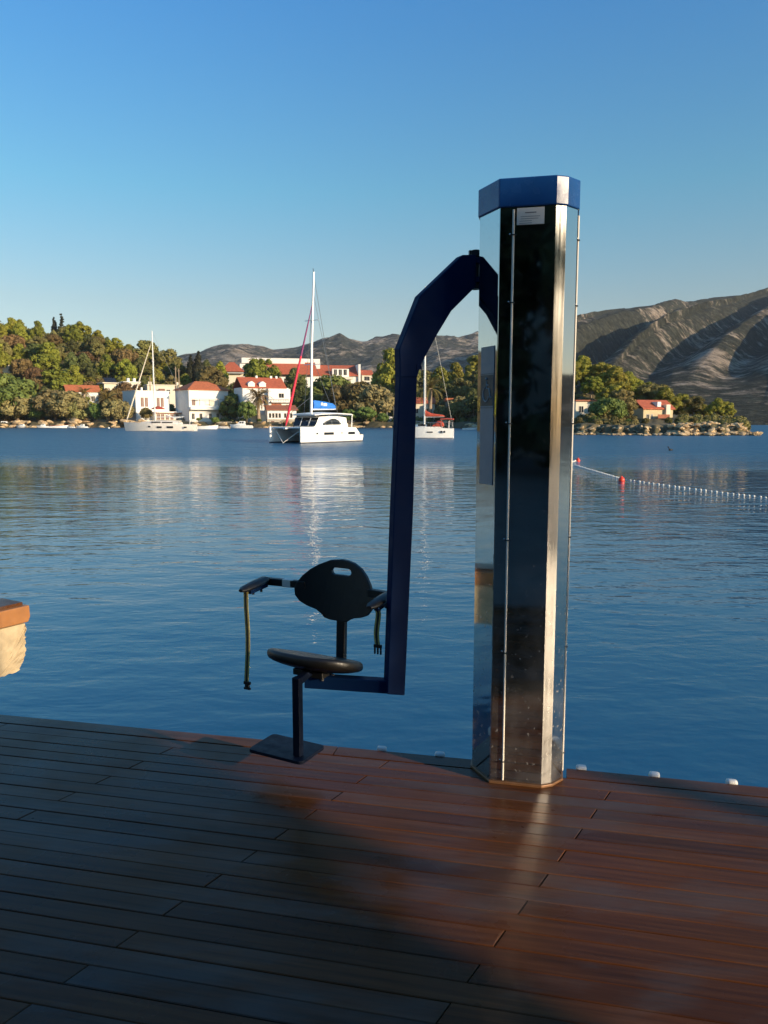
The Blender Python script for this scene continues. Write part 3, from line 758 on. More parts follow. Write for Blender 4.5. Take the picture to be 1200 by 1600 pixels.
# ================================================================== VEGETATION
def ico():
    bm = bmesh.new(); bmesh.ops.create_icosphere(bm, subdivisions=1, radius=1)
    v = np.array([p.co[:] for p in bm.verts]); bm.verts.ensure_lookup_table()
    f = np.array([[q.index for q in p.verts] for p in bm.faces]); bm.free(); return v, f
IV, IF = ico()
def crown_mesh(name, blobs, leaves, size, mat, seed, squash=.85, aspect=1.5, core=.80, up=.25):
    """billowing crown: each clump an irregular core wrapped in many leaf-sized faces"""
    rs = np.random.RandomState(seed); B = np.array(blobs, float); V = []; Fq = []; Ft = []; k = 0
    for (x, y, z, r) in B:
        n = int(leaves*max(.35, (r/B[:, 3].mean())**1.5))
        d = rs.normal(size=(n, 3)); d /= np.linalg.norm(d, axis=1)[:, None]
        rad = r*(.78 + .34*rs.rand(n)**1.5)[:, None]
        p = np.array([x, y, z]) + d*rad*np.array([1, 1, squash])
        nn = d + rs.normal(size=(n, 3))*.48 + np.array([0, 0, up]); nn /= np.linalg.norm(nn, axis=1)[:, None]
        t = np.cross(nn, rs.normal(size=(n, 3))); t /= np.linalg.norm(t, axis=1)[:, None]; b = np.cross(nn, t)
        s = (size*(.55 + .9*rs.rand(n)))[:, None]
        q = np.stack([p - t*s*aspect, p - b*s*.6, p + t*s*aspect, p + b*s*.6], 1).reshape(-1, 3)
        V.append(q); Fq.append(np.arange(n*4).reshape(-1, 4) + k); k += n*4
        c = IV*(core*r)*np.array([1, 1, squash])*(1 + .25*rs.normal(size=(len(IV), 1))) + np.array([x, y, z])
        V.append(c); Ft.append(IF + k); k += len(IV)
    V = np.concatenate(V); faces = np.concatenate(Fq).tolist() + np.concatenate(Ft).tolist()
    me = bpy.data.meshes.new(name); me.from_pydata(V.tolist(), [], faces); me.update(); me.materials.append(mat); return me
def trunk_mesh(h, r, seed, forks=3, spread=.3, bark=BARK, fork_at=.5, lean=.05):
    rs = random.Random(seed); m = MB(); lx_ = rs.uniform(-lean, lean)*h
    pts = [(lx_*t, lx_*.4*math.sin(t*3), h*fork_at*t) for t in (0, .3, .65, 1)]
    m.tube([(0, 0, -.8)] + pts, [r*1.35, r*1.15, r, r*.85, r*.72], 8)
    for k in range(forks):
        a = 2*math.pi*k/forks + rs.uniform(-.5, .5); e = (math.cos(a)*spread*h*rs.uniform(.6, 1.1), math.sin(a)*spread*h*rs.uniform(.6, 1.1), h*rs.uniform(.78, .92))
        p = pts[-1]; mid = (p[0]*.5+e[0]*.5 + rs.uniform(-.3, .3), p[1]*.5+e[1]*.5, p[2]*.45+e[2]*.55)
        m.tube([p, mid, e], [r*.62, r*.42, r*.2], 6)
        m.tube([mid, (mid[0]+e[1]*.4, mid[1]-e[0]*.4, mid[2]+h*.13)], [r*.32, r*.1], 5)
    return m.mesh('trunk', bark, True)
def pine_blobs(h, w, seed, n=48, low=.26):
    rs = random.Random(seed); out = []
    for k in range(n):
        t = rs.random(); z = h*(low + (1-low-.08)*t)
        prof = math.sin(math.pi*min(1, .18 + .80*(1-(t-.30)**2 if t < .3 else 1-((t-.30)/.78)**2)) / 2)
        if seed % 2: prof = min(prof, 1.05*(1-t)**.75 + .12)          # every second form tapers to a point
        a = rs.uniform(0, 6.283); rr = w*.5*prof*math.sqrt(rs.uniform(.25, 1))
        out.append((rr*math.cos(a), rr*math.sin(a), z, w*rs.uniform(.085, .165)))
    out += [(0, 0, h*.55, w*.28), (0, 0, h*.75, w*.2), (0, 0, h*.92, w*.12)]
    return out
def round_blobs(h, w, seed, n=40):
    rs = random.Random(seed); out = [(0, 0, h*.45, w*.3)]
    for k in range(n):
        a = rs.uniform(0, 6.283); e = rs.uniform(-.5, 1.3); rr = w*.36*math.cos(e)
        out.append((rr*math.cos(a), rr*math.sin(a), h*.5 + h*.36*math.sin(e), w*rs.uniform(.08, .155)))
    return out
def cyp_blobs(h, w, seed):
    rs = random.Random(seed); return [(rs.uniform(-.1, .1)*w, rs.uniform(-.1, .1)*w, h*(.06 + .92*t), w*.5*(math.sin(math.pi*min(1, .25+t*.75))*.8+.12)) for t in np.linspace(0, 1, 14)]
def spruce_blobs(h, w, seed):
    rs = random.Random(seed); out = []
    for t in np.linspace(0, 1, 11):
        n = max(1, int(6*(1-t))); rad = w*.5*(1-t)*.8
        for k in range(n):
            a = 6.283*k/n + t*5; out.append((rad*math.cos(a), rad*math.sin(a), h*(.1+.88*t) + rs.uniform(-.2, .2), w*.13*(1.1-t*.6)))
        out.append((0, 0, h*(.1+.86*t), w*.13*(1.2-t)))
    return out
KIND = {}
def variant(key, crown, trunk): KIND.setdefault(key, []).append((crown, trunk))
for s in range(4):   # far trees, unit: metres at scale 1, about 10 m tall
    variant('pine', crown_mesh('crown', pine_blobs(10, 7.6, 10+s), 75, .26, L_PINE, s), trunk_mesh(9, .26, s, bark=BARKP))
for s in range(2):
    variant('oak', crown_mesh('crown', round_blobs(8, 8, 20+s), 80, .26, L_OAK, 20+s), trunk_mesh(6, .25, 20+s))
    variant('dark', crown_mesh('crown', pine_blobs(10, 7, 30+s), 75, .26, L_DARK, 30+s), trunk_mesh(9, .25, 30+s))
    variant('tamarisk', crown_mesh('crown', round_blobs(6, 7.5, 40+s, 44), 85, .22, L_GREY, 40+s), trunk_mesh(4.5, .22, 40+s, forks=4))
    variant('brown', crown_mesh('crown', round_blobs(6, 7, 50+s), 80, .22, L_BROWN, 50+s), trunk_mesh(4.5, .2, 50+s))
    variant('green', crown_mesh('crown', round_blobs(6, 7, 60+s), 80, .22, L_GREEN, 60+s), trunk_mesh(4.5, .2, 60+s))
    variant('cypress', crown_mesh('crown', cyp_blobs(10, 2.6, 70+s), 150, .22, L_CYP, 70+s, squash=1.6), trunk_mesh(4, .15, 70+s, forks=1, spread=.02))
    variant('nearpine', crown_mesh('crown', pine_blobs(10, 7.8, 80+s, 64), 170, .16, L_PINE, 80+s), trunk_mesh(9, .24, 80+s, bark=BARKP))
variant('nearpine', crown_mesh('crown', pine_blobs(10, 9, 86, 64, .2), 170, .16, L_OAK, 86), trunk_mesh(9, .26, 86, bark=BARKP))
variant('nearshrub', crown_mesh('crown', round_blobs(4, 6, 88, 40), 150, .14, L_GREEN, 88), trunk_mesh(3, .15, 88, forks=4))
variant('nearshrub', crown_mesh('crown', round_blobs(5, 5.5, 89, 40), 150, .14, L_OAK, 89), trunk_mesh(3, .15, 89, forks=4))
variant('spruce', crown_mesh('crown', spruce_blobs(10, 5.5, 91), 90, .22, L_CYP, 91, squash=.55), trunk_mesh(8, .2, 91, forks=1, spread=.01))
def palm_mesh(h, seed, n=46, L=2.9):
    rs = random.Random(seed); m = MB()
    for k in range(n):
        a = 6.283*k/n*5.02 + rs.uniform(-.2, .2); e = R(rs.uniform(-35, 78)); l = L*rs.uniform(.85, 1.1)
        px_, pz_ = 0.0, 0.0; pts = []
        ee = e
        for j in range(7):
            pts.append((px_, pz_)); px_ += math.cos(ee)*l/6; pz_ += math.sin(ee)*l/6; ee -= R(17)*(.6 + .8*j/6)
        c, s_ = math.cos(a), math.sin(a)
        for j in range(6):
            (x0_, z0_), (x1_, z1_) = pts[j], pts[j+1]; w = .42*math.sin(math.pi*(.15+.8*j/6))
            for sg_ in (-1, 1):
                for q in (0, .5):
                    xa, za = x0_+(x1_-x0_)*q, z0_+(z1_-z0_)*q; xb, zb2 = xa+(x1_-x0_)*.45, za+(z1_-z0_)*.45
                    xm, zm = xb + .25, zb2 - w*.35
                    P = [(xa*c, xa*s_, za), (xb*c, xb*s_, zb2), (xm*c - sg_*w*s_, xm*s_ + sg_*w*c, zm)]
                    m.add([(p[0], p[1], p[2]+h) for p in P], [(0, 1, 2)])
    me = bpy.data.meshes.new('crown'); me.from_pydata(m.v, [], m.f); me.update(); me.materials.append(L_PALM); return me
def palm_trunk(h):
    return MB().tube([(0, 0, -.5), (0, 0, .3), (.05, 0, h*.5), (0, 0, h*.9), (0, 0, h)], [.42, .36, .30, .34, .42], 10).mesh('trunk', BARKP, True)
variant('palm', palm_mesh(4.2, 1), palm_trunk(4.2)); variant('palm', palm_mesh(5.5, 2, 40), palm_trunk(5.5))
TNAME = {'pine': 'pine_tree', 'oak': 'holm_oak', 'dark': 'dark_pine', 'tamarisk': 'tamarisk_tree', 'brown': 'dry_bush', 'green': 'green_bush', 'cypress': 'cypress_tree', 'nearpine': 'pine_tree', 'nearshrub': 'shore_bush', 'palm': 'palm_tree', 'spruce': 'spruce_tree', 'night': 'shade_tree'}
TCAT = {'brown': 'bush', 'green': 'bush', 'nearshrub': 'bush', 'palm': 'palm'}
trnd = random.Random(77); tcount = 0
def tree(kind, loc, scale, label, group=None, var=None, zs=1.0, rz=None):
    global tcount
    vs = KIND[kind]; cr, tr = vs[(var if var is not None else trnd.randrange(len(vs))) % len(vs)]
    t = thing(TNAME[kind], label, TCAT.get(kind, 'tree'), loc, trnd.uniform(0, 6.28) if rz is None else rz, group)
    t.scale = (scale, scale, scale*zs)
    inst('crown', cr, t); inst('trunk', tr, t); tcount += 1
    return t
def tree_px(kind, u, vbase, vtop, Y, label, group=None, var=None, wide=1.0, base=None, rz=None):
    """tree whose foot stands on the land Y metres out and whose top reaches the photo height vtop"""
    hh = {'pine': 10.6, 'oak': 7.6, 'dark': 10.6, 'tamarisk': 5.6, 'brown': 5.6, 'green': 5.6, 'cypress': 10.4, 'nearpine': 10.6, 'nearshrub': 4.1, 'palm': 6.6, 'spruce': 10.2}[kind]
    p = at(u, vtop, Y); z0 = float(land_h(p.x, p.y)) if base is None else base
    if vbase is not None: z0 = at(u, vbase, Y).z
    h = max(1.0, p.z - z0); s = h/hh
    t = tree(kind, (p.x, p.y, z0), s*wide, label, group, var, 1/wide, rz); return t

# ---- buildings -------------------------------------------------------------------------------
def win(parent, x, z, w, h, y=0.0, mat=GLASS, name='window', cross=True):
    m = MB(); f = .07 if w > .8 else .05
    m.box(x-w/2-f, x+w/2+f, y-.05, y+.02, z-f, z); m.box(x-w/2-f, x+w/2+f, y-.05, y+.02, z+h, z+h+f)
    m.box(x-w/2-f, x-w/2, y-.05, y+.02, z, z+h); m.box(x+w/2, x+w/2+f, y-.05, y+.02, z, z+h)
    if cross: m.box(x-.03, x+.03, y-.04, y-.012, z, z+h)
    o = m.build(name, FRAMEW, parent)
    MB().box(x-w/2, x+w/2, y-.01, y+.02, z, z+h).build('pane', mat, o)
    return o
def hip(w, d, z, h, ov, ridge, x0=0, y0=0):
    m = MB(); a = [(-ov, -ov), (w+ov, -ov), (w+ov, d+ov), (-ov, d+ov)]
    m.add([(x+x0, y+y0, z) for x, y in a] + [(x+x0, y+y0, z-.18) for x, y in a] + [(x0+(w-ridge)/2, y0+d/2, z+h), (x0+(w+ridge)/2, y0+d/2, z+h)],
          [(0, 1, 9, 8), (1, 2, 9), (2, 3, 8, 9), (3, 0, 8), (4, 7, 6, 5), (0, 4, 5, 1), (1, 5, 6, 2), (2, 6, 7, 3), (3, 7, 4, 0)]); return m
def gable(w, d, z, h, ov, x0=0, y0=0, t=.2):
    m = MB(); prof = [(-ov, z-.0), (d/2, z+h), (d+ov, z-.0), (d+ov, z-t), (d/2, z+h-t), (-ov, z-t)]
    m.add([(x0-ov, y0+y, zz) for y, zz in prof] + [(x0+w+ov, y0+y, zz) for y, zz in prof],
          [(0,1,4,5), (1,2,3,4), (6,11,10,7), (7,10,9,8), (0,6,7,1), (1,7,8,2), (2,8,9,3), (3,9,10,4), (4,10,11,5), (5,11,6,0)]); return m
def place(u, Y, v=None, z=None):
    p = at(u, 654, Y); p.z = at(u, v, Y).z if v is not None else (float(land_h(p.x, p.y)) if z is None else z); return p
G_H = 'houses along the far shore'
def M(px, Y): return px*Y/F          # metres spanned by px photo pixels at distance Y

# white house with an orange hip roof (front left corner at u = 296)
Y = 224; p = place(296, Y, 657); hB = thing('house', 'white three-storey house with orange hip roof behind the moored yacht', 'house', p, R(39), G_H)
w, d = M(61, Y)/math.cos(R(25)), M(21, Y)/math.sin(R(25)); ze = at(296, 609, Y).z - p.z; zr = at(320, 594, Y).z - p.z
MB().box(0, w, 0, d, -2.5, ze).build('wall', WALLW, hB); hip(w, d, ze+.2, zr-ze-.2, .5, 4.2).build('roof', ROOF_O, hB)
MB().box(-.3, w+.5, -1.7, .0, 3.1, 3.32).build('balcony', WALLW, hB)
MB().box(-.3, w+.5, -1.72, -1.62, 3.32, 4.3).build('balcony_parapet', WALLW, hB)
for x in (2.6, 5.6, 8.6, 11.6): MB().box(x-.05, x+.05, -1.6, -1.5, 4.3, 6.1).build('balcony_post', WOODPOLE, hB)
MB().box(-.2, w+.4, -1.62, -1.5, 6.1, 6.2).build('balcony_rail', WOODPOLE, hB)
for x in (1.4, 13.0): win(hB, x, 4.3, .9, 1.7, mat=SHUT)
win(hB, 7.2, 4.3, 1.4, 1.6, mat=WALLC)
MB().box(1.6, 2.6, -.4, .02, ze-3.0, ze-2.88).build('lamp_hood', CONC, hB)
for x in (1.2, 3.6, 6.6, 9.0, 12.2): win(hB, x, .4, .8, 1.6)
# flat-roofed white house to its left
Y = 222; p = place(213, Y, 658); hA = thing('house', 'flat-roofed white house with two pairs of dark windows behind the yacht mast', 'house', p, R(42), G_H)
w, d = M(51, Y)/math.cos(R(25)), M(20, Y)/math.sin(R(25)); ze = at(213, 611, Y).z - p.z
MB().box(0, w, 0, d, -2.5, ze).build('wall', WALLW, hA); MB().box(-.12, w+.12, -.12, d+.12, ze, ze+.22).build('roof_slab', WALLW, hA)
for x in (.19, .31, .66, .78): win(hA, w*x, ze-4.4, .85, 2.6, mat=SHUT)
po = MB().box(w*.45, w*.95+3.5, -3.2, 0, 2.4, 2.75).build('porch_roof', WALLW, hA); MB().box(w*.45-.2, w*.95+3.7, -3.5, -.02, 2.26, 2.42).build('porch_tiles', ROOF_R, po)
MB().box(w*.45, w*.95+3.5, -2.9, 0, -2.5, 2.2).build('porch_wall', WALLC, hA)
for x in (.52, .64, .78, .92, 1.08): win(hA, w*x, .4, .9, 1.6, y=-2.9, mat=SHUT)
MB().box(-.5, w+5, -5.2, -4.4, -2.5, .2).build('terrace_wall', WALLC, hA)
MB().box(w*.3, w*.3+.5, 3, 3.5, ze+.2, ze+1.2).build('chimney', WALLW, hA); MB().box(w*.8, w*.8+1.8, 2, 2.6, ze+.2, ze+.95).build('roof_hatch', SHUT, hA)
# red parasol on its terrace
pp = at(247, 640, 216); par = thing('parasol', 'open red parasol on the terrace in front of the flat-roofed house', 'parasol', (pp.x, pp.y, pp.z-1.6))
MB().tube([(0, 0, -1.2), (0, 0, 2.5)], .05, 6).build('pole', WOODPOLE, par)
mm = MB(); mm.loft([[(r*math.cos(6.283*k/8), r*math.sin(6.283*k/8), z) for k in range(8)] for r, z in ((1.9, 1.7), (1.95, 1.85), (1.1, 2.3), (.08, 2.6))]); mm.build('canopy', REDCLOTH, par)
# long low cream building with a flat roof, further left and higher
Y = 245; p = place(165, Y, 628); hD = thing('house', 'low cream flat-roofed house above the date palm on the left shore', 'house', p, R(35), G_H)
w = M(22, Y)/math.cos(R(15)); ze = at(165, 599, Y).z - p.z
MB().box(0, w, 0, 6, -4, ze).build('wall', WALLC, hD); MB().box(-.6, w+.5, -.6, 6, ze, ze+.3).build('roof_slab', WALLC, hD); win(hD, w*.55, .6, 2.6, 2.2, mat=WALLW)
sp = MB(); sp.add([(.6, 1, ze+.5), (w-.4, 1, ze+.5), (w-.4, 3.4, ze+2.0), (.6, 3.4, ze+2.0), (.6, 1, ze+.4), (w-.4, 1, ze+.4), (w-.4, 3.4, ze+1.9), (.6, 3.4, ze+1.9)], [(0,1,2,3), (4,7,6,5), (0,4,5,1), (1,5,6,2), (2,6,7,3), (3,7,4,0)])
sp.build('solar_panel', GLASS, hD)
Y = 247; p = place(196, Y, 628); hE = thing('house', 'cream block with two white roof chimneys left of the yacht mast', 'house', p, R(35), G_H)
w = M(24, Y)/math.cos(R(16)); ze = at(196, 597, Y).z - p.z
MB().box(0, w, 0, 6, -4, ze).build('wall', WALLC, hE); MB().box(-.2, w+.2, -.2, 6, ze, ze+.25).build('roof_slab', WALLW, hE)
for x in (.34, .72): MB().tube([(w*x, 1.5, ze), (w*x, 1.5, ze+1.35)], .5, 10).build('chimney', WALLW, hE, smooth=True)
win(hE, w*.45, 1.2, 2.8, 1.6, mat=WALLW)
Y = 246; p = place(232, Y, 622); hF = thing('house', 'long cream garden house behind the flat-roofed white house', 'house', p, R(28), G_H)
w = M(52, Y)/math.cos(R(10)); ze = at(232, 602, Y).z - p.z
MB().box(0, w, 0, 6, -5, ze).build('wall', WALLC, hF); MB().box(-.2, w+.2, -.3, 6, ze, ze+.3).build('roof_slab', WALLC, hF)
for x in (.1, .92): MB().box(w*x-.5, w*x+.5, 1, 2, ze, ze+1.2).build('chimney', WALLC, hF)
for x in (.3, .6): win(hF, w*x, ze-2.6, 1.1, 1.3)
# orange-roofed shed above the tamarisks
Y = 236; p = place(107, Y, 628); hG = thing('house', 'small house with bright orange gable roof between the trees at left', 'house', p, R(30), G_H)
w = M(47, Y); ze = at(107, 611, Y).z - p.z; zr = at(107, 603, Y).z - p.z
MB().box(0, w, 0, 6, -4, ze).build('wall', WALLW, hG); gable(w, 6, ze, zr-ze+.5, .5).build('roof', ROOF_O, hG)
for x in (.55, .8): win(hG, w*x, .3, 1.0, 1.5)
MB().tube([(w*.62, -.3, -2), (w*.62, -.3, ze-.4)], .12, 6).build('porch_post', WALLW, hG)
# house at the far left edge
Y = 262; p = place(-6, Y, 583); hH = thing('house', 'pale house with red roof cut by the left picture edge', 'house', p, R(24), G_H)
MB().box(0, 5, 0, 6, -6, 4.2).build('wall', WALLC, hH); gable(7.5, 6, 4.2, 1.6, .5, -3).build('roof', ROOF_R, hH); win(hH, 2.9, 2.6, .6, .7); MB().box(.4, 1.1, 2, 2.7, 5, 7.2).build('chimney', WALLW, hH)
# white terrace house with dormers and the glazed ground floor (house C)
Y = 224; p = place(380, Y, 664); hC = thing('house', 'white villa with brick-red roof, two dormers and a balcony beside the palm', 'house', p, R(27), G_H)
w = M(72, Y)/math.cos(R(16)); d = M(13, Y)/math.sin(R(16)); ze = at(380, 605, Y).z - p.z; zr = at(400, 590, Y).z - p.z
MB().box(0, w, 0, d, -2.5, ze).build('wall', WALLW, hC)
gable(w*.93, d, ze, zr-ze+.4, .35).build('roof', ROOF_R, hC)
MB().box(w*.52, w, -1.5, 0, ze-7.4, ze-.3).build('wing', WALLW, hC)
for x in (.12, .36):
    dm = MB(); xx = w*x; dm.prism([(xx, -.02), (xx+2.0, -.02), (xx+2.0, 2.5), (xx, 2.5)], ze-.4, ze+1.1); dm.prism([(xx-.15, -.15), (xx+2.15, -.15), (xx+2.15, 2.9), (xx-.15, 2.9)], ze+1.1, ze+1.75, [(xx+.8, -.15), (xx+1.2, -.15), (xx+1.2, 2.9), (xx+.8, 2.9)])
    do = dm.build('dormer', WALLW, hC); win(hC, xx+1.0, ze-1.6, .8, 1.0)
win(hC, w*.80, ze-2.9, 1.5, 1.2, y=-1.5)
MB().box(w*.55, w+.1, -2.7, -1.5, ze-4.3, ze-4.1).build('balcony', WALLW, hC)
for j in range(9): MB().box(w*.56+j*(w*.43/8)-.06, w*.56+j*(w*.43/8)+.06, -2.68, -2.58, ze-4.1, ze-3.2).build('baluster', WALLC, hC)
MB().box(w*.55, w+.1, -2.70, -2.56, ze-3.2, ze-3.05).build('balcony_rail', WALLW, hC)
MB().box(w*.58, w*.80, -1.56, -1.49, ze-7.1, ze-4.6).build('recess', ROOF_B, hC)
win(hC, w*.93, ze-7.0, .8, 2.1, y=-1.5, mat=SHUT); win(hC, w*.46, ze-4.6, 1.2, 2.3, mat=SHUT)
for x, z in ((.40, .9), (.72, .5), (.84, .4)): MB().box(w*x-.3, w*x+.3, d*.5-.3, d*.5+.3, zr-.3, zr+.9).build('chimney', WALLW, hC)
Y = 219; p = place(418, Y, 668); hC2 = thing('house', 'low seafront annexe with a red lean-to roof and seven windows', 'house', p, R(20), G_H)
w = M(45, Y)/math.cos(R(11)); ze = at(418, 640, Y).z - p.z
MB().box(0, w, 0, 3.4, 2.4, ze).build('wall', WALLW, hC2); MB().box(-.1, w+.3, -.1, 3.4, -2, 2.4).build('stone_base', WALLS, hC2)
rm = MB(); rm.add([(-.4, -.5, ze), (w+.5, -.5, ze), (w+.5, 3.6, ze+1.35), (-.4, 3.6, ze+1.35), (-.4, -.5, ze-.18), (w+.5, -.5, ze-.18), (w+.5, 3.6, ze+1.1), (-.4, 3.6, ze+1.1)], [(0,1,2,3), (4,7,6,5), (0,4,5,1), (1,5,6,2), (2,6,7,3), (3,7,4,0)]); rm.build('roof', ROOF_B, hC2)
for x in (.09, .20, .31, .42, .61, .71, .82): win(hC2, w*x, 2.75, .62, 1.25, cross=False)
for x in (.12, .5): MB().box(w*x, w*x+.9, -.16, -.08, 1.5, 1.8).build('air_vent', SHUT, hC2)
# hotel
Y = 305; p = place(372, Y, 612); ht = thing('hotel', 'large hotel with long red roofs and white parapet on the slope', 'hotel', p, R(12))
zf = lambda v: at(450, v, Y).z - p.z
def mx(u): return M(u-372, Y)/1.018
MB().box(mx(377), mx(490), 4, 12, 0, zf(567)).build('roof_storey', WALLW, ht)
MB().box(mx(380), mx(480), 3.7, 12.2, zf(566), zf(557.5)).build('parapet', WALLW, ht)
MB().box(mx(378), mx(492), 0, 4, -4, zf(588)).build('wall', WALLW, ht)
def leanto(x0, x1, y0, y1, z0, z1, nm='roof', mt=ROOF_R):
    m = MB(); m.add([(x0, y0, z0), (x1, y0, z0), (x1, y1, z1), (x0, y1, z1), (x0, y0, z0-.3), (x1, y0, z0-.3), (x1, y1, z1-.3), (x0, y1, z1-.3)], [(0,1,2,3), (4,7,6,5), (0,4,5,1), (1,5,6,2), (2,6,7,3), (3,7,4,0)]); return m.build(nm, mt, ht)
leanto(mx(388), mx(497), -1.2, 4.4, zf(583), zf(563.5))
hip(mx(380)-mx(349), 8, zf(580), zf(565)-zf(580), .8, 2, mx(349), -.5).build('roof', ROOF_R, ht)
MB().box(mx(352), mx(382), 0, 7, -4, zf(582)).build('wall', WALLC, ht); MB().box(mx(346), mx(382), -1.6, -.2, zf(584), zf(583)+.3).build('eaves', CONC, ht)
MB().box(mx(481), mx(506), 6, 12, 0, zf(557)).build('lift_tower', WALLW, ht)
leanto(mx(490), mx(566), 1.2, 9, zf(584), zf(566)); MB().box(mx(492), mx(566), 2, 9, -4, zf(584)).build('wall', WALLW, ht)
MB().box(mx(566), mx(569.5), 1.0, 9.5, -4, zf(566)).build('gable_wall', WALLW, ht)
MB().box(mx(523), mx(550), .6, 3, zf(590), zf(574)).build('dormer', WALLW, ht)
for u in (528, 536, 544): win(ht, mx(u), zf(584), 1.2, 2.2, y=.6)
MB().box(mx(518), mx(556), -.4, 1.6, zf(591), zf(587)).build('balcony', WALLC, ht)
for u in (537,): win(ht, mx(u), zf(598), 2.4, 1.8, y=1.9)
for u in (400, 412, 424, 436, 448, 460): win(ht, mx(u), zf(598), 1.3, 1.8, y=-.02)
leanto(mx(572), mx(592), 2, 6, zf(582), zf(574)); MB().box(mx(573), mx(592), 2.4, 6, -4, zf(583)).build('wall', WALLC, ht)
for v in (588, 597): win(ht, mx(581), zf(v+4), 2.2, 1.6, y=2.4)
leanto(mx(639), mx(655), 2, 6, zf(590), zf(576)); MB().box(mx(640), mx(655), 2.4, 6, -4, zf(588)).build('wall', WALLC, ht)
# smaller buildings behind yacht and headland
Y = 226; p = place(640, Y, 652); hI = thing('house', 'small white house with dark red roof behind the red-covered yacht', 'house', p, R(8), G_H)
MB().box(0, 7.5, 0, 5, -2, 4.2).build('wall', WALLC, hI); gable(7.5, 5, 4.2, 1.6, .4).build('roof', ROOF_R, hI); win(hI, 2, 1.2, 1, 1.3); win(hI, 5, 1.2, 1, 1.3)
Y = 222; p = place(697, Y, 653); hJ = thing('shelter', 'open shelter with a flat orange roof right of the red-covered yacht', 'shelter', p, R(5))
MB().box(-.2, 4.4, -.4, 3.4, at(697, 627, Y).z-p.z, at(697, 622, Y).z-p.z).build('roof', ROOF_O, hJ)
for x in (.2, 2.0, 4.0): MB().box(x-.12, x+.12, -.1, .15, -3, at(697, 627, Y).z-p.z).build('post', CONC, hJ)
MB().box(.2, 4.0, 2.9, 3.2, -3, at(697, 628, Y).z-p.z).build('back_wall', CONC, hJ); MB().box(.2, 4.0, -.15, -.05, .9, 1.0).build('rail', CONC, hJ)
Y = 224; p = place(593, Y, 650); hK = thing('terrace_frame', 'dark pergola frame with a white planter left of the lift arm', 'pergola', p, R(4))
for x in (0, 2.2, 4.2): MB().box(x-.1, x+.1, -.1, .1, -2.5, 5.2 if x < 3 else 2.6).build('post', CONC, hK)
MB().box(-.2, 4.4, -.15, .15, 5.2, 5.45).build('beam', CONC, hK); MB().box(1.2, 4.6, -.2, .2, 2.5, 2.75).build('beam', CONC, hK); MB().box(-1, 4.8, -.8, -.3, -2.5, -.2).build('planter', WALLW, hK)
# headland houses
Y = 141; p = place(1005, Y, 664); hL = thing('house', 'ochre house with red roof and white dormer on the right headland', 'house', p, R(20), 'houses on the right headland')
s_ = Y/F; w = 45*s_/.8; ze = at(1005, 638, Y).z - p.z; zr = at(1005, 626, Y).z - p.z
MB().box(0, w, 0, 4.4, -2, ze).build('wall', plain('ochre_render', (.56, .45, .27), .85, 0, .08, .8, .2), hL); gable(w, 4.4, ze, zr-ze+.2, .3).build('roof', ROOF_R, hL)
MB().box(w*.45, w*.45+.8, -.1, 1.6, ze+.3, ze+1.2).build('dormer', WALLW, hL); win(hL, 1.0, .4, .6, 1.5); win(hL, 1.9, .4, .3, 1.5)
MB().box(2.4, 4.9, -1.1, 0, -1.5, .7).build('terrace', WALLW, hL); MB().box(2.4, 5.0, -1.1, -1.0, 1.2, 1.9).build('balcony', ROOF_B, hL); MB().box(4.6, 5.5, -.6, .2, -1, ze+.7).build('stair_tower', WALLC, hL)
Y = 139; p = place(899, Y, 662); hM = thing('house', 'cream house half hidden by trees just right of the column', 'house', p, R(12), 'houses on the right headland')
w = 37*Y/F; ze = at(899, 627, Y).z - p.z
MB().box(0, w, 0, 4, -2, ze).build('wall', WALLC, hM); MB().box(-.2, w+.2, -.3, 4.2, ze, ze+.25).build('roof_slab', ROOF_B, hM); MB().box(w*.5, w+.7, -1.0, 0, 1.0, 1.15).build('balcony', CONC, hM)
for x in (.25, .65): win(hM, w*x, 2.0, .8, 1.1)
MB().box(w*.55, w*1.0, -.9, 0, -.2, .8).build('terrace', WALLW, hM); MB().tube([(w+.7, -1, -1), (w+.7, -1, 2.6)], .04, 6).build('post', CONC, hM)
Y = 126; p = place(1071, Y, 673); o = tag(MB().box(0, 2.3, 0, 1.2, -.5, .55).build('stone_hut', WALLC), 'pale low stone platform on the rocks of the headland', 'platform'); o.location = p
Y = 380; p = place(1160, Y, 657); hO = thing('house', 'tiny white house at the mountain foot beyond the headland tip', 'house', p, R(20))
MB().box(0, 5, 0, 4, -2, 2.6).build('wall', WALLW, hO); gable(5, 4, 2.6, 1, .3).build('roof', ROOF_B, hO); win(hO, 2.5, .9, .9, 1.1)
# poles
for u, vt, vb, Y, lab in ((234, 588, 612, 243, 'short pale post on the cream garden wall left of the mast'), (274, 573, 602, 250, 'left one of two wooden utility poles beside the white house'), (279, 576, 604, 250, 'right one of two wooden utility poles beside the white house')):
    a, b = at(u, vb, Y), at(u, vt, Y); t_ = thing('utility_pole', lab, 'pole', (b.x, b.y, a.z))
    MB().tube([(0, 0, -2), (0, 0, b.z-a.z)], [.2, .15], 8).build('shaft', WOODPOLE, t_, smooth=True)
    MB().box(-.5, .5, -.06, .06, b.z-a.z-.8, b.z-a.z-.65).build('cross_arm', WOODPOLE, t_)

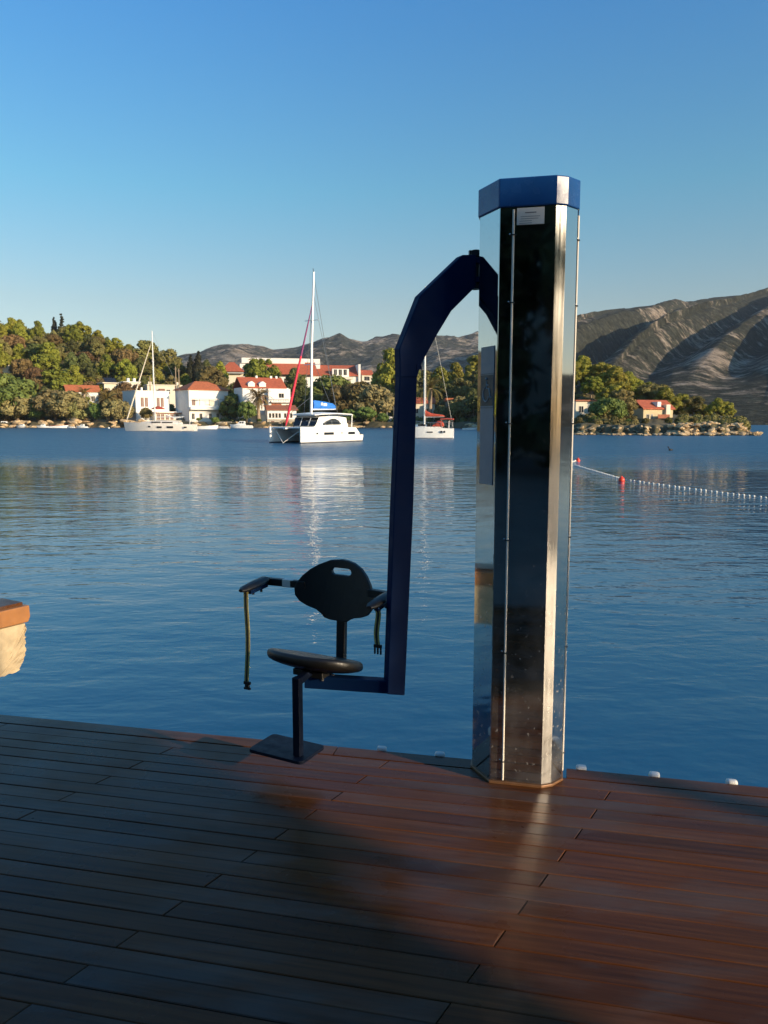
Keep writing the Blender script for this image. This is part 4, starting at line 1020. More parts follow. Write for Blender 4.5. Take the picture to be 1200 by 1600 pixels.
# ---- individual trees one can tell apart ------------------------------------------------------
T = tree_px
T('spruce', 95, None, 489, 330, 'dark jagged spruce standing above the left hill skyline')
T('cypress', 84, None, 494, 332, 'thin pointed cypress beside the spruce on the left skyline', wide=.9)
T('pine', 125, None, 500, 318, 'tallest rounded pine right of the spruce on the skyline', wide=1.1)
T('pine', 152, None, 514, 312, 'bright pine on the skyline, second right of the spruce', wide=1.1)
T('pine', 178, None, 526, 306, 'bright pine on the skyline above the cream flat-roofed house', wide=1.15)
T('pine', 199, None, 536, 300, 'rounded pine just left of the moored yacht forestay', wide=1.1)
T('oak', 226, None, 531, 300, 'broad dark oak directly behind the moored yacht mast', wide=1.0)
T('oak', 262, None, 546, 300, 'brownish oak right of the moored yacht mast', wide=1.1)
T('cypress', 297, None, 553, 285, 'left one of two dark cypresses above the orange hip roof', wide=1.1)
T('cypress', 309, None, 547, 285, 'right and taller of two dark cypresses above the orange hip roof', wide=1.25)
T('oak', 330, None, 572, 275, 'dark oak below the hotel at its left end')
T('pine', 343, None, 562, 290, 'small pine touching the left end of the hotel roof', wide=.8)
T('pine', 74, None, 531, 268, 'lit umbrella pine with forked pale trunk on the left hill', var=1, wide=1.25)
T('pine', 88, None, 574, 250, 'smaller umbrella pine with pale forked trunk below the lit pine', var=2, wide=1.3)
T('oak', 22, None, 505, 318, 'yellowish oak at the top of the left hill near the picture edge', wide=1.3)
T('pine', 408, None, 556, 278, 'bright umbrella pine in front of the hotel roof', var=0, wide=1.15)
T('dark', 462, None, 571, 270, 'dark pine in front of the hotel behind the red furled sail', wide=.9)
T('pine', 610, None, 538, 272, 'tall pine left of the lift arm rising above the hotel', var=3, wide=.85)
T('palm', 403, 655, 601, 219.5, 'tall date palm in front of the white villa', var=0, wide=1.05)
T('palm', 167, 655, 606, 221, 'broad date palm above the tamarisks at left', var=0, wide=1.15)
T('palm', 131, 648, 609, 224, 'small date palm against the orange gable roof', var=1, wide=.9)
T('palm', 672, 660, 596, 221, 'tall palm behind the red-covered yacht mast', var=1, wide=1.05)
for u, vt, Y, kd, w, lab in ((8, 586, 226, 'green', 1.2, 'big rounded bush at the left picture edge above the boats'), (25, 612, 224, 'tamarisk', 1.1, 'grey-green tamarisk second from the left picture edge'),
        (84, 610, 224, 'tamarisk', 1.05, 'tamarisk above the red rowing boat'), (104, 612, 222, 'tamarisk', 1.1, 'tamarisk left of the small date palm'), (122, 625, 222, 'tamarisk', .9, 'low tamarisk below the small date palm'),
        (150, 632, 221, 'green', .75, 'dark green shrub between two tamarisks on the left shore'), (176, 625, 220, 'tamarisk', 1.0, 'trimmed tamarisk below the broad date palm'), (190, 628, 220, 'tamarisk', .9, 'tamarisk just left of the moored yacht bow'),
        (228, 638, 219, 'brown', .8, 'brownish bush behind the moored yacht foredeck'), (58, 628, 224, 'green', .9, 'green bush under the white garden wall at left'),
        (366, 618, 229, 'green', 1.0, 'leafy green tree between hip-roofed house and villa'), (385, 628, 218, 'green', .8, 'green bush at the foot of the villa'), (405, 655, 216, 'green', 1.1, 'low green shrub on the seawall under the tall date palm'),
        (310, 653, 216, 'green', 1.2, 'low bush in front of the hip-roofed house'), (336, 652, 216, 'green', 1.2, 'low bush under the right half of the hip-roofed house'),
        (541, 600, 226, 'brown', 1.1, 'brown-green tree above the catamaran stern'), (560, 596, 224, 'oak', 1.0, 'tall bushy tree right of the catamaran'), (583, 604, 222, 'tamarisk', 1.0, 'bushy tree left of the lift arm'),
        (520, 590, 240, 'green', 1.2, 'green tree behind the blue sail cover'), (500, 604, 236, 'dark', .9, 'dark tree behind the catamaran boom'), (475, 606, 234, 'dark', .9, 'dark tree between villa and catamaran mast'), (459, 612, 240, 'oak', .9, 'dark oak right of the villa'),
        (545, 640, 217, 'green', 1.2, 'low bush on the shore behind the catamaran stern'), (572, 636, 217, 'green', 1.2, 'low bush on the shore right of the catamaran'), (598, 646, 216, 'green', 1.2, 'low bush beside the pergola'),
        (722, 620, 219, 'tamarisk', 1.1, 'olive-green tree beside the orange shelter'), (742, 618, 219, 'oak', 1.1, 'olive-green tree half hidden by the column'), (690, 634, 218, 'tamarisk', .8, 'grey bush right of the red boom cover')):
    T(kd, u, None, vt, Y, lab, wide=w)
for u, vt, Y, kd, w, lab in ((655, 585, 250, 'oak', 1.1, 'oak behind the red-covered yacht mast'), (690, 570, 255, 'pine', 1.1, 'pine right of the spreader of the red-covered yacht'), (712, 562, 262, 'pine', 1.0, 'pine second left of the column on the far shore'),
        (735, 572, 250, 'pine', 1.1, 'pine touching the column on the far shore'), (745, 552, 270, 'pine', 1.0, 'tall pine touching the left side of the column'), (640, 575, 258, 'dark', 1.0, 'dark pine behind the lift arm'), (668, 578, 262, 'oak', 1.0, 'brown-tinted oak above the palm by the yacht'), (722, 590, 240, 'oak', 1.0, 'oak above the orange shelter'), (700, 596, 240, 'dark', .9, 'dark tree above the orange shelter roof'), (775, 560, 250, 'pine', 1.1, 'pine hidden behind the column')):
    T(kd, u, None, vt, Y, lab, wide=w)
# headland
HP = 'pines on the right headland'
for u, vt, Y, kd, w, vr, lab in ((880, 558, 160, 'nearpine', 1.0, 0, 'tall pine right behind the column on the headland'), (912, 553, 162, 'nearpine', 1.0, 1, 'tallest pine of the headland, first right of the column'), (940, 562, 160, 'nearpine', 1.0, 0, 'tall pine second right of the column'),
        (925, 585, 152, 'nearpine', .9, 0, 'lower pine in front of the tallest headland pine'), (962, 570, 156, 'nearpine', 1.0, 1, 'tall pine third right of the column'), (980, 578, 158, 'nearpine', .95, 1, 'pine on the falling skyline left of the red-roofed house'),
        (955, 598, 147, 'nearpine', 1.0, 0, 'pine in the middle row above the gap between the two headland houses'), (1000, 590, 158, 'nearpine', .95, 0, 'pine on the skyline above the red headland roof, left one'), (1020, 596, 156, 'nearpine', 1.1, 2, 'brownish pine on the skyline above the red headland roof, right one'),
        (1040, 602, 150, 'nearpine', .9, 1, 'pine right behind the red headland roof'), (972, 606, 138, 'nearpine', .8, 2, 'dark pine left of the red-roofed headland house'), (950, 622, 134, 'nearshrub', .9, 0, 'dark tall bush between the two headland houses'),
        (1062, 612, 152, 'nearpine', .9, 0, 'pine first right of the red-roofed headland house'), (1083, 617, 151, 'nearpine', 1.0, 2, 'broad pine second right of the red-roofed headland house'), (1100, 630, 149, 'nearpine', .9, 1, 'low pine in the gap left of the last pine pair'),
        (1122, 620, 143, 'nearpine', .95, 1, 'left pine of the last pair near the headland tip'), (1137, 625, 143, 'nearpine', .85, 0, 'right pine of the last pair near the headland tip')):
    T(kd, u, None, vt, Y, lab, HP, vr, w*1.25)
for u, vt, Y, lab in ((905, 655, 128, 'shore bush below the cream headland house'), (930, 650, 129, 'shore bush at the foot of the dark trees on the headland'), (960, 652, 129, 'shore bush left of the ochre headland wall'), (982, 664, 128, 'low bush in front of the ochre headland house'), (1008, 668, 127, 'lowest bush under the headland terrace'), (1044, 667, 129, 'bush right below the headland house'),
                      (1060, 661, 130, 'bush right of the headland house stairs'), (1084, 660, 130, 'bush behind the pale stone platform'), (1105, 655, 132, 'bush between the pines near the headland tip'), (922, 648, 131, 'bush hiding the cream headland house'), (945, 640, 133, 'dark bush beside the headland balcony')):
    T('nearshrub', u, None, vt, Y, lab, 'bushes on the right headland', None, 1.0)
# ---- the wood on the left hill and other slopes
keep = [(107, 157, 236), (165, 300, 245)]
placed = []
def wood(ua, ub, da, db, n, kinds, label, group, smin=.6, smax=1.0, gap=5.0, vlim=None):
    k = tries = 0; made = []
    while k < n and tries < n*30:
        tries += 1
        u = trnd.uniform(ua, ub); a = math.degrees(math.atan((u-600)/F)); rs = float(interp(a, SHORE)); r = rs + trnd.uniform(da, db)
        X, Yy = r*math.sin(R(a)), r*math.cos(R(a))
        if any((X-q[0])**2 + (Yy-q[1])**2 < gap*gap for q in placed): continue
        s = trnd.uniform(smin, smax); z = float(land_h(X, Yy))
        vt = 654 - (z + 10*s - CAMH)/Yy*F*1.0
        if vlim is not None and vt < np.interp(u, [q[0] for q in vlim], [q[1] for q in vlim]): continue
        placed.append((X, Yy)); kd = trnd.choice(kinds)
        made.append((kd, r - rs, u, tree(kd, (X, Yy, z-.2), s*(1.5 if kd in ('brown', 'green', 'tamarisk') else 1.0), label, group, None, trnd.uniform(.85, 1.2)))); k += 1
    # each tree named by its kind, its row up the slope and its order from the left
    lo, hi = da + (db-da)/3, da + 2*(db-da)/3; seen = {}
    for kd, d_, u, o in sorted(made, key=lambda q: q[2]):
        row = 'lower' if d_ < lo else 'upper' if d_ > hi else 'middle'
        c = seen[(kd, row)] = seen.get((kd, row), -1) + 1
        o['label'] = '%s %s from the left, %s row of the %s' % (ORD[c], {'pine': 'olive pine', 'oak': 'brown-green oak', 'dark': 'dark pine', 'brown': 'dry bush', 'green': 'green bush'}[kd], row, label)
LIM = [(-80, 488), (0, 494), (40, 500), (80, 512), (110, 508), (160, 522), (200, 535), (230, 533), (262, 548), (290, 560), (340, 566), (352, 592), (480, 598), (600, 600), (760, 575)]
wood(-60, 215, 28, 118, 95, ['pine', 'pine', 'oak', 'oak', 'brown', 'dark'], 'dense left hill wood', 'trees of the wood on the left hill', .55, .95, 5.2, LIM)
wood(205, 345, 32, 100, 34, ['oak', 'dark', 'pine', 'oak'], 'wood behind the white houses', 'trees behind the white houses', .5, .85, 5.2, LIM)
wood(345, 640, 20, 78, 52, ['dark', 'oak', 'pine', 'green'], 'slope below the hotel', 'trees below the hotel', .4, .75, 5.0, LIM)
wood(640, 840, 18, 80, 34, ['oak', 'dark', 'pine'], 'slope between arm and column', 'trees between arm and column', .45, .8, 5.0, LIM)
# shore and hill beyond the left picture edge (mirrored in the column's left face)
def off_wood(n):
    k = 0
    while k < n:
        a = trnd.uniform(-110, -29); rs = float(interp(a, SHORE)); r = rs + trnd.uniform(6, 52)
        X, Yy = r*math.sin(R(a)), r*math.cos(R(a))
        if any((X-q[0])**2 + (Yy-q[1])**2 < 16 for q in placed): continue
        placed.append((X, Yy)); k += 1
        tree(trnd.choice(['pine', 'pine', 'oak', 'green']), (X, Yy, float(land_h(X, Yy))-.2), trnd.uniform(.45, .85), 'tree on the bay shore left of the picture, mirrored in the column', 'trees on the left bay shore')
off_wood(80)
for a, r, lab in ((-64, 122, 'white house mirrored in the column, nearest the picture'), (-69, 110, 'white house mirrored in the column, second from the picture'), (-75, 100, 'white house mirrored in the column, third from the picture')):
    X, Yy = r*math.sin(R(a)), r*math.cos(R(a)); h_ = thing('house', lab, 'house', (X, Yy, 1.2), R(a*-.2+55), 'houses on the left bay shore')
    MB().box(-4, 4, -3, 3, -2, 6).build('wall', WALLW, h_); hip(8, 6, 6.1, 2, .4, 3, -4, -3).build('roof', ROOF_O, h_)
    for x in (-2.4, 0, 2.4):
        for z in (.6, 3.4): win(h_, x, z, .9, 1.4, y=-3)
# ---- scrub carpet between the trees: nobody could count it
def scrub(name, ua, ub, da, db, n, rmin, rmax, mat, leaves, size, seed, label):
    rs_ = random.Random(seed); bl = []
    for k in range(n):
        u = rs_.uniform(ua, ub); a = math.degrees(math.atan((u-600)/F)); r = float(interp(a, SHORE)) + rs_.uniform(da, db)
        X, Yy = r*math.sin(R(a)), r*math.cos(R(a)); rr = rs_.uniform(rmin, rmax); bl.append((X, Yy, float(land_h(X, Yy)) + rr*.2, rr))
    o = link(bpy.data.objects.new(name, crown_mesh(name, bl, leaves, size, mat, seed))); tag(o, label, 'scrub', kind='stuff')
scrub('scrub', -60, 350, 22, 118, 560, .8, 2.2, L_OAK, 46, .30, 301, 'low mixed scrub carpeting the left hill between the trees')
scrub('scrub', -60, 300, 15, 100, 240, .6, 1.6, L_BROWN, 40, .26, 302, 'dry brown scrub patches on the left hill')
scrub('scrub', 340, 840, 9, 80, 420, .7, 1.8, L_DARK, 44, .30, 303, 'dark scrub under the trees of the middle shore')
scrub('scrub', 860, 990, 7, 42, 150, .4, 1.0, L_OAK, 60, .17, 304, 'low scrub under the headland pines left of the ochre house')
scrub('scrub', 1058, 1165, 7, 30, 110, .35, .9, L_OAK, 60, .17, 305, 'low scrub under the headland pines near the tip')

# ---- shore rocks ------------------------------------------------------------------------------
ROCKS = []
for s in range(5):
    bm = bmesh.new(); bmesh.ops.create_icosphere(bm, subdivisions=2, radius=1); q = random.Random(100+s); ax = [Vector((q.gauss(0, 1), q.gauss(0, 1), q.gauss(0, 1))).normalized() for _ in range(9)]
    for v in bm.verts:
        c = v.co.copy(); k_ = 1.0
        for a_ in ax: k_ = min(k_, .62/max(.01, c.dot(a_)) if c.dot(a_) > .62 else 1.0)
        v.co = Vector((c.x*1.25, c.y, c.z*.72))*k_*q.uniform(.93, 1.07)
    me = bpy.data.meshes.new('rock'); bm.to_mesh(me); bm.free(); me.materials.append(ROCK); ROCKS.append(me)
qr = random.Random(55)
def rocks(parent, ua, ub, n, d0, d1, s0, s1, zoff=0.0):
    for k in range(n):
        u = qr.uniform(ua, ub); a = math.degrees(math.atan((u-600)/F)); rs = float(interp(a, SHORE)) + 1.6*math.sin(a*2.9) + 1.1*math.sin(a*7.3+1)
        r = rs + qr.uniform(d0, d1); s = qr.uniform(s0, s1)
        X, Yy = r*math.sin(R(a)), r*math.cos(R(a)); z = max(.05, float(land_h(X, Yy)))
        inst('rock', ROCKS[qr.randrange(5)], parent, (X, Yy, z + zoff), (qr.uniform(-.4, .4), qr.uniform(-.4, .4), qr.uniform(0, 6.28)), (s*qr.uniform(.9, 1.5), s, s*qr.uniform(.6, 1.1)))
rocks(left_land, -30, 230, 70, -1.0, 7, .5, 1.5); rocks(left_land, 230, 480, 40, -1, 5, .5, 1.2); rocks(left_land, 480, 760, 50, -1, 4, .5, 1.3)
rocks(head_land, 880, 1050, 150, -1.0, 3.5, .2, .5); rocks(head_land, 1040, 1182, 200, -1.5, 6, .22, .62, .12)
for u, v, s in ((1066, 676, .95), (1088, 675, 1.0), (1076, 679, .7), (1055, 680, .6), (1110, 678, .8), (1130, 676, .9), (1150, 676, .8), (1165, 678, .7), (1178, 679.5, .5)):
    p = at(u, v, 119); inst('rock', ROCKS[qr.randrange(5)], head_land, (p.x, p.y + 2, max(.1, p.z)), (qr.uniform(-.4, .4), qr.uniform(-.3, .3), qr.uniform(0, 6.28)), (s*1.2, s, s*.8))
# seawall and garden walls
a, b = at(-20, 661, 226), at(190, 661, 222)
for (u0, u1, v0, v1, Y, lab, mt) in ((42, 51, 623, 627, 238, 'short white garden wall between the left bushes', WALLW), (392, 420, 648, 664, 220.5, 'cream garden wall behind the tall date palm', WALLC), (296, 362, 659, 668, 217, 'low stone seawall under the hip-roofed house', WALLS), (410, 470, 663, 669, 216.5, 'low stone seawall under the annexe', WALLS)):
    p, q = at(u0, v1, Y), at(u1, v0, Y); o = MB().box(0, q.x-p.x, 0, .5, -.6, q.z-p.z).build('garden_wall', mt); o.location = p; tag(o, lab, 'wall')

# ================================================================== BOATS
def hull_rings(L, B, fb, fs, draft=.35, bowrake=.3, n=14, plumb=True, stern=.75, flare=.25):
    """rings from stern (x=-L/2) to bow (x=L/2)"""
    rg = []
    for i in range(n+1):
        t = i/n; x = -L/2 + L*t
        w = B/2*(stern + (1-stern)*math.sin(min(1, t/.45)*math.pi/2)) if t < .45 else B/2*max(.015, (1-((t-.45)/.55)**2.3))
        zt = fs + (fb-fs)*t**1.4
        kz = -draft*(1-max(0, (t-.8)/.2)**2)*(min(1, .35+t*2))
        xr = x + (bowrake*t**8)
        ring = []
        for yy, zz, xx in ((w, zt, xr), (w*.985, zt*.55, x+(xr-x)*.6), (w*(1-flare*.4), 0.02, x), (w*.5, kz*.8, x), (0, kz, x), (-w*.5, kz*.8, x), (-w*(1-flare*.4), 0.02, x), (-w*.985, zt*.55, x+(xr-x)*.6), (-w, zt, xr)):
            ring.append((xx, yy, zz))
        rg.append(ring)
    return rg
def wires(parent, segs, r=.02):
    for a, b in segs: MB().tube([a, b], r, 5).build('stay', WIRE, parent)
def sloop(name, label, loc, rz, L, B, mast_h, mast_x, cover, spray, jib, gel, windows, rake=.02, bimini=None, group=None, spreaders=1, tall=1.0):
    y = thing(name, label, 'sailing yacht', loc, rz, group)
    fb, fs = L*.125*tall, L*.095*tall
    h = MB().loft(hull_rings(L, B, fb, fs)).build('hull', gel, y, smooth=True)
    MB().loft([[(x, yy*1.004, zz) for x, yy, zz in ((r[2][0], r[2][1], -.02), (r[2][0], r[2][1]*1.003, .10), (r[6][0], r[6][1]*1.003, .10), (r[6][0], r[6][1], -.02))] for r in hull_rings(L*.998, B, fb, fs)]).build('boot_stripe', ANTIF, y, smooth=True)
    cab = []
    for t, w, zz in ((-.30, .30, .30), (-.22, .33, .52), (0, .32, .50), (.14, .26, .38), (.27, .12, .12)):
        z0 = fs + (fb-fs)*(t+.5)**1.4 - .12
        cab.append([(t*L, w*B, z0), (t*L, w*B*.86, z0+.12+zz*L/14), (t*L, 0, z0+.17+zz*L/13), (t*L, -w*B*.86, z0+.12+zz*L/14), (t*L, -w*B, z0)])
    co = MB().loft(cab).build('coachroof', gel, y, smooth=True)
    for sg_ in (-1, 1):
        m = MB()
        for t0, t1 in ((-.20, -.05), (-.03, .10)):
            z0 = fs + (fb-fs)*(t0+.5)**1.4; m.box(t0*L, t1*L, sg_*B*.305-.02, sg_*B*.305+.02, z0+.16, z0+.40)
        m.build('cabin_window', GLASS, y)
        for (t0, t1, z0, z1) in windows:
            t = (t0+t1)/2 + .5; w = B/2*.99 if t < .5 else B/2*.985*max(.1, (1-((t-.45)/.55)**2.3))
            MB().box(t0*L, t1*L, sg_*w-.03, sg_*w+.03, z0, z1).build('hull_window', GLASS, y)
        wires(y, [((-.48*L + .18*L*k, sg_*B*.46*(1 if k < 4 else .62), fs+.02), (-.48*L + .18*L*k, sg_*B*.46*(1 if k < 4 else .62), fs+.75)) for k in range(6)], .022)
        MB().tube([(-.48*L, sg_*B*.40, fs+.72), (0, sg_*B*.47, fs+.78), (.30*L, sg_*B*.32, fb+.70), (.50*L, 0, fb+.70)], .02, 5).build('guard_rail', WIRE, y)
    zb = fs + .45
    top = (mast_x*L - rake*mast_h, 0, zb + mast_h)
    MB().tube([(mast_x*L, 0, zb-.6), (mast_x*L - rake*mast_h*.5, 0, zb+mast_h*.5), top], [.13, .12, .075], 10).build('mast', ALU, y, smooth=True)
    for k in range(spreaders):
        zz = zb + mast_h*(k+1)/(spreaders+1); xx = mast_x*L - rake*(zz-zb)
        MB().tube([(xx, -.9+.12*k, zz), (xx, .9-.12*k, zz)], .035, 6).build('spreader', ALU, y)
    bx = mast_x*L - .34*L
    MB().tube([(mast_x*L-.1, 0, zb+1.0), (bx, 0, zb+1.05)], .075, 8).build('boom', ALU, y)
    if cover:
        rg = []
        for t, hh, ww in ((0, .95, .16), (.1, .75, .2), (.3, .48, .2), (.6, .36, .18), (.9, .26, .12), (1, .10, .06)):
            xx = mast_x*L - .08 + (bx - mast_x*L)*t
            rg.append([(xx, ww*math.cos(2*math.pi*k/10), zb+1.02+hh*.5+hh*.5*math.sin(2*math.pi*k/10)) for k in range(10)])
        MB().loft(rg).build('sail_cover', cover, y, smooth=True)
    bow = (.485*L, 0, fb+.1); fs_top = (top[0]+.05, 0, zb+mast_h*.90)
    if jib: MB().tube([bow] + [tuple(Vector(bow).lerp(Vector(fs_top), t)) for t in (.06, .3, .6, .9)] + [fs_top], [.04, .14, .15, .12, .07, .03], 8).build('furled_jib', jib, y, smooth=True)
    wires(y, [(top, (-.49*L, 0, fs+.2)), (top, (mast_x*L-.2, B*.46, fs+.1)), (top, (mast_x*L-.2, -B*.46, fs+.1))], .016)
    if spray:
        rg = []
        for t, hh in ((-.33, .45), (-.30, .78), (-.24, .82), (-.18, .45), (-.15, .25)):
            rg.append([(t*L, B*.34*math.cos(math.pi*k/8), fs+.25+hh*math.sin(math.pi*k/8)**.6) for k in range(9)])
        MB().loft(rg).build('sprayhood', spray, y, smooth=True)
    if bimini:
        MB().loft([[(t*L, B*.36*math.cos(math.pi*k/8), fs+1.15+dz+.12*math.sin(math.pi*k/8)) for k in range(9)] + [(t*L, -B*.36, fs+1.10+dz), (t*L, B*.36, fs+1.10+dz)] for t, dz in ((-.50, 0), (-.40, .06), (-.28, 0))]).build('bimini', bimini, y, smooth=True)
        wires(y, [((t*L, sg_*B*.36, fs), (t*L, sg_*B*.36, fs+1.12)) for t in (-.48, -.30) for sg_ in (-1, 1)], .025)
    MB().tube([(-.42*L, 0, fs), (-.42*L, 0, fs+1.0)], .06, 6).build('steering_pedestal', GEL, y)
    MB().tube([(-.445*L, .5*math.cos(t), fs+.95+.5*math.sin(t)) for t in np.linspace(0, 2*math.pi, 14)], .02, 5).build('wheel', WIRE, y)
    return y
# long ivory yacht moored off the left shore, bow to the left
g = ground(251, 673.5); Yy = g.y; Lb = M(109, Yy)
s1 = sloop('sailing_yacht', 'long ivory sailing yacht moored side-on before the white houses, cream furled jib', (g.x, g.y, 0), R(180), Lb, 4.3, at(243, 517, Yy).z - .095*Lb - .45, .073, None, None, CREAMSAIL, GELW,
      [(.10, .10+.035, .75, 1.05), (-.22, -.13, .62, .98), (-.41, -.37, .62, .92), (-.06, .01, .62, .98)], rake=0.0, spreaders=2)
MB().tube([(-.08*Lb, -.2, 3.3), (-.20*Lb, -.2, 2.6), (-.34*Lb, -.2, 2.9)], [.12, .16, .05], 8).build('folded_mainsail', GEL, s1, smooth=True)
# red-covered yacht, stern to the right
g = ground(663, 684.5)
sloop('sailing_yacht', 'white sailing yacht with red sail cover, sprayhood and bimini behind the lift arm', (g.x, g.y, 0), R(180-9), 7.5, 2.5, at(660, 447, g.y).z - .095*1.75*7.9 - .45, .0, REDCLOTH, REDCLOTH, None, GEL,
      [(-.16, -.06, .72, .86), (-.37, -.34, .70, .95), (-.32, -.29, .70, .95)], rake=0.0, bimini=REDCLOTH, spreaders=2, tall=1.75)
# catamaran
g = ground(492, 691.5); Yc = g.y; k = Yc/80.0
ct = thing('catamaran', 'white catamaran at anchor with blue sail bag and red furled jib', 'catamaran', (g.x, g.y+1.5, 0), R(180+55.5), None, k)
CL, CS = 9.9, 2.05
for sy in (-CS, CS):
    rg = []
    for i in range(15):
        t = i/14; x = -CL/2 + CL*t; w = .62*(.80+.2*math.sin(min(1, t/.4)*math.pi/2)) if t < .5 else .62*max(.10, 1-((t-.5)/.5)**2.6)
        zt = 1.52 + .14*t; 
        if t < .16: zt = .42 + (zt-.42)*ss(0, .15, t)*1.0
        rg.append([(x, sy+w, zt), (x, sy+w, .75), (x, sy+w*.8, .02), (x, sy, -.4), (x, sy-w*.8, .02), (x, sy-w, .75), (x, sy-w, zt)])
    hh = MB().loft(rg).build('hull', GEL, ct, smooth=True)
    MB().loft([[(r[2][0], r[2][1]*1.0+.012*(1 if r[2][1] > sy else -1), -.03), (r[2][0], r[2][1]+.02, .13), (r[4][0], r[4][1]-.02, .13), (r[4][0], r[4][1]-.012, -.03)] for r in rg]).build('boot_stripe', ANTIF, ct)
    o_ = sy + (.615 if sy > 0 else -.615)
    for x0_, x1_ in ((.35, 1.9), (-3.3, -2.1)): MB().box(x0_, x1_, o_-.03, o_+.012, .82, 1.08).build('hull_window', GLASS, ct)
    for x0_ in (-1.0, 3.0): MB().ball((x0_, o_, .98), .09, 8, 6).build('porthole', GLASS, ct, smooth=True)
    wires(ct, [((x, o_*.98, 1.6), (x, o_*.98, 2.2)) for x in (-3, -1.2, .6, 2.4, 4.3)], .018)
    MB().tube([(-3.4, o_*.98, 2.2), (4.6, o_*.94, 2.25)], .014, 5).build('guard_rail', WIRE, ct)
MB().loft([[(x, -CS, z0), (x, CS, z0), (x, CS, z1), (x, -CS, z1)] for x, z0, z1 in ((-4.1, .8, 1.45), (-1, .62, 1.5), (1.7, .75, 1.5), (2.2, 1.1, 1.48))]).build('bridge_deck', GEL, ct)
MB().box(2.2, 4.55, -CS+.3, CS-.3, 1.44, 1.47).build('trampoline', NETDARK, ct)
MB().tube([(4.6, -CS, 1.55), (4.6, CS, 1.55)], .09, 8).build('cross_beam', ALU, ct, smooth=True)
MB().box(2.1, 5.0, -.16, .16, 1.42, 1.56).build('bowsprit', GEL, ct)
MB().tube([(4.5, -1.5, 1.2), (5.2, 0, .05), (4.5, 1.5, 1.2)], .035, 6).build('anchor_bridle', WALLW, ct)
cab = []
for x, w, zt in ((-3.2, 1.75, 2.65), (-1.5, 2.05, 2.8), (.2, 2.05, 2.8), (1.35, 1.75, 2.72), (1.9, 1.35, 1.55)):
    cab.append([(x, w, 1.46), (x, w*.90, 1.46+(zt-1.46)*.93), (x, 0, zt), (x, -w*.90, 1.46+(zt-1.46)*.93), (x, -w, 1.46)])
MB().loft(cab).build('cabin', GEL, ct, smooth=True)
fw = MB(); fw.add([(1.93, -1.45, 1.72), (1.93, 1.45, 1.72), (1.47, 1.60, 2.58), (1.47, -1.60, 2.58), (1.88, -1.45, 1.72), (1.88, 1.45, 1.72), (1.42, 1.6, 2.58), (1.42, -1.6, 2.58)], [(0,1,2,3), (4,7,6,5), (0,4,5,1), (1,5,6,2), (2,6,7,3), (3,7,4,0)])
fw.build('front_window', GLASS, ct)
for y in (-.55, .55): MB().bar((1.955, y, 1.72), (1.49, y*1.05, 2.58), .08, .03).build('window_mullion', GEL, ct)
for sg_ in (-1, 1):
    sw = []; nS = 9
    for i in range(nS):
        t = i/(nS-1); x = -1.6 + 2.7*t; hgt = .62*math.sin(math.pi*(.06+.88*(t**.8)))
        sw.append([(x, sg_*2.10, 1.85), (x, sg_*(2.10-.10*hgt), 1.85+hgt), (x, sg_*(1.9-.1*hgt), 1.85+hgt), (x, sg_*1.9, 1.85)])
    MB().loft(sw).build('side_window', GLASS, ct)
hd = []
for x, w, z in ((-4.4, 1.6, 2.88), (-3.6, 2.0, 2.98), (-1, 2.1, 3.05), (1.2, 1.95, 2.98), (2.0, 1.5, 2.88)):
    hd.append([(x, w, z-.10), (x, w, z), (x, 0, z+.12), (x, -w, z), (x, -w, z-.10)])
MB().loft(hd).build('hardtop', GEL, ct, smooth=True)
for sg_ in (-1, 1): MB().tube([(-4.1, sg_*1.6, 1.45), (-4.2, sg_*1.6, 2.85)], .06, 6).build('hardtop_post', GEL, ct)
MB().box(-4.0, -3.3, -1.2, 1.2, 1.45, 1.95).build('cockpit_seat', WALLC, ct)
mtop = at(495.5, 421, Yc).z/k; mb = 3.0
MB().tube([(.75, 0, mb), (.55, 0, mb+(mtop-mb)*.5), (.1, 0, mtop)], [.15, .14, .10], 10).build('mast', ALU, ct, smooth=True)
MB().tube([(.1, 0, mtop), (.2, 0, mtop+.35)], .03, 5).build('masthead_vane', BLACK, ct)
for z, l in ((mb+(mtop-mb)*.35, 1.1), (mb+(mtop-mb)*.66, .9)): MB().tube([(.5, -l, z), (.6, 0, z), (.5, l, z)], .04, 6).build('spreader', ALU, ct)
MB().tube([(.55, 0, mb+.42), (-3.3, 0, mb+.50)], .09, 8).build('boom', ALU, ct)
sb = []
for t, h, w in ((0, .80, .20), (.06, .92, .25), (.5, .80, .26), (.88, .62, .20), (1, .40, .10)):
    x = .48 - 3.75*t; sb.append([(x, w*math.cos(2*math.pi*j/10), mb+.48+h*.5+h*.5*math.sin(2*math.pi*j/10)) for j in range(10)])
bag = MB().loft(sb).build('sail_bag', BLUECLOTH, ct, smooth=True)
MB().box(-1.55, -.95, .262, .275, mb+.80, mb+1.08).build('white_emblem', WHITEP, bag); MB().box(-.85, -.55, .262, .275, mb+.85, mb+1.16).build('white_emblem', WHITEP, bag)
fb0 = Vector((4.75, 0, 1.75)); fb1 = Vector((.25, 0, mb+(mtop-mb)*.80))
MB().tube([fb0.lerp(fb1, t) for t in (0, .04, .25, .55)], [.04, .13, .13, .10], 8).build('furled_jib', REDSAIL, ct, smooth=True)
MB().tube([fb0.lerp(fb1, t) for t in (.55, .8, 1)], [.10, .07, .03], 8).build('furled_jib', plain('violet_sail_edge', (.20, .03, .12), .7, 0, .1, 3, .2), ct, smooth=True)
fbl = (.25, 0, mb+(mtop-mb)*.86)
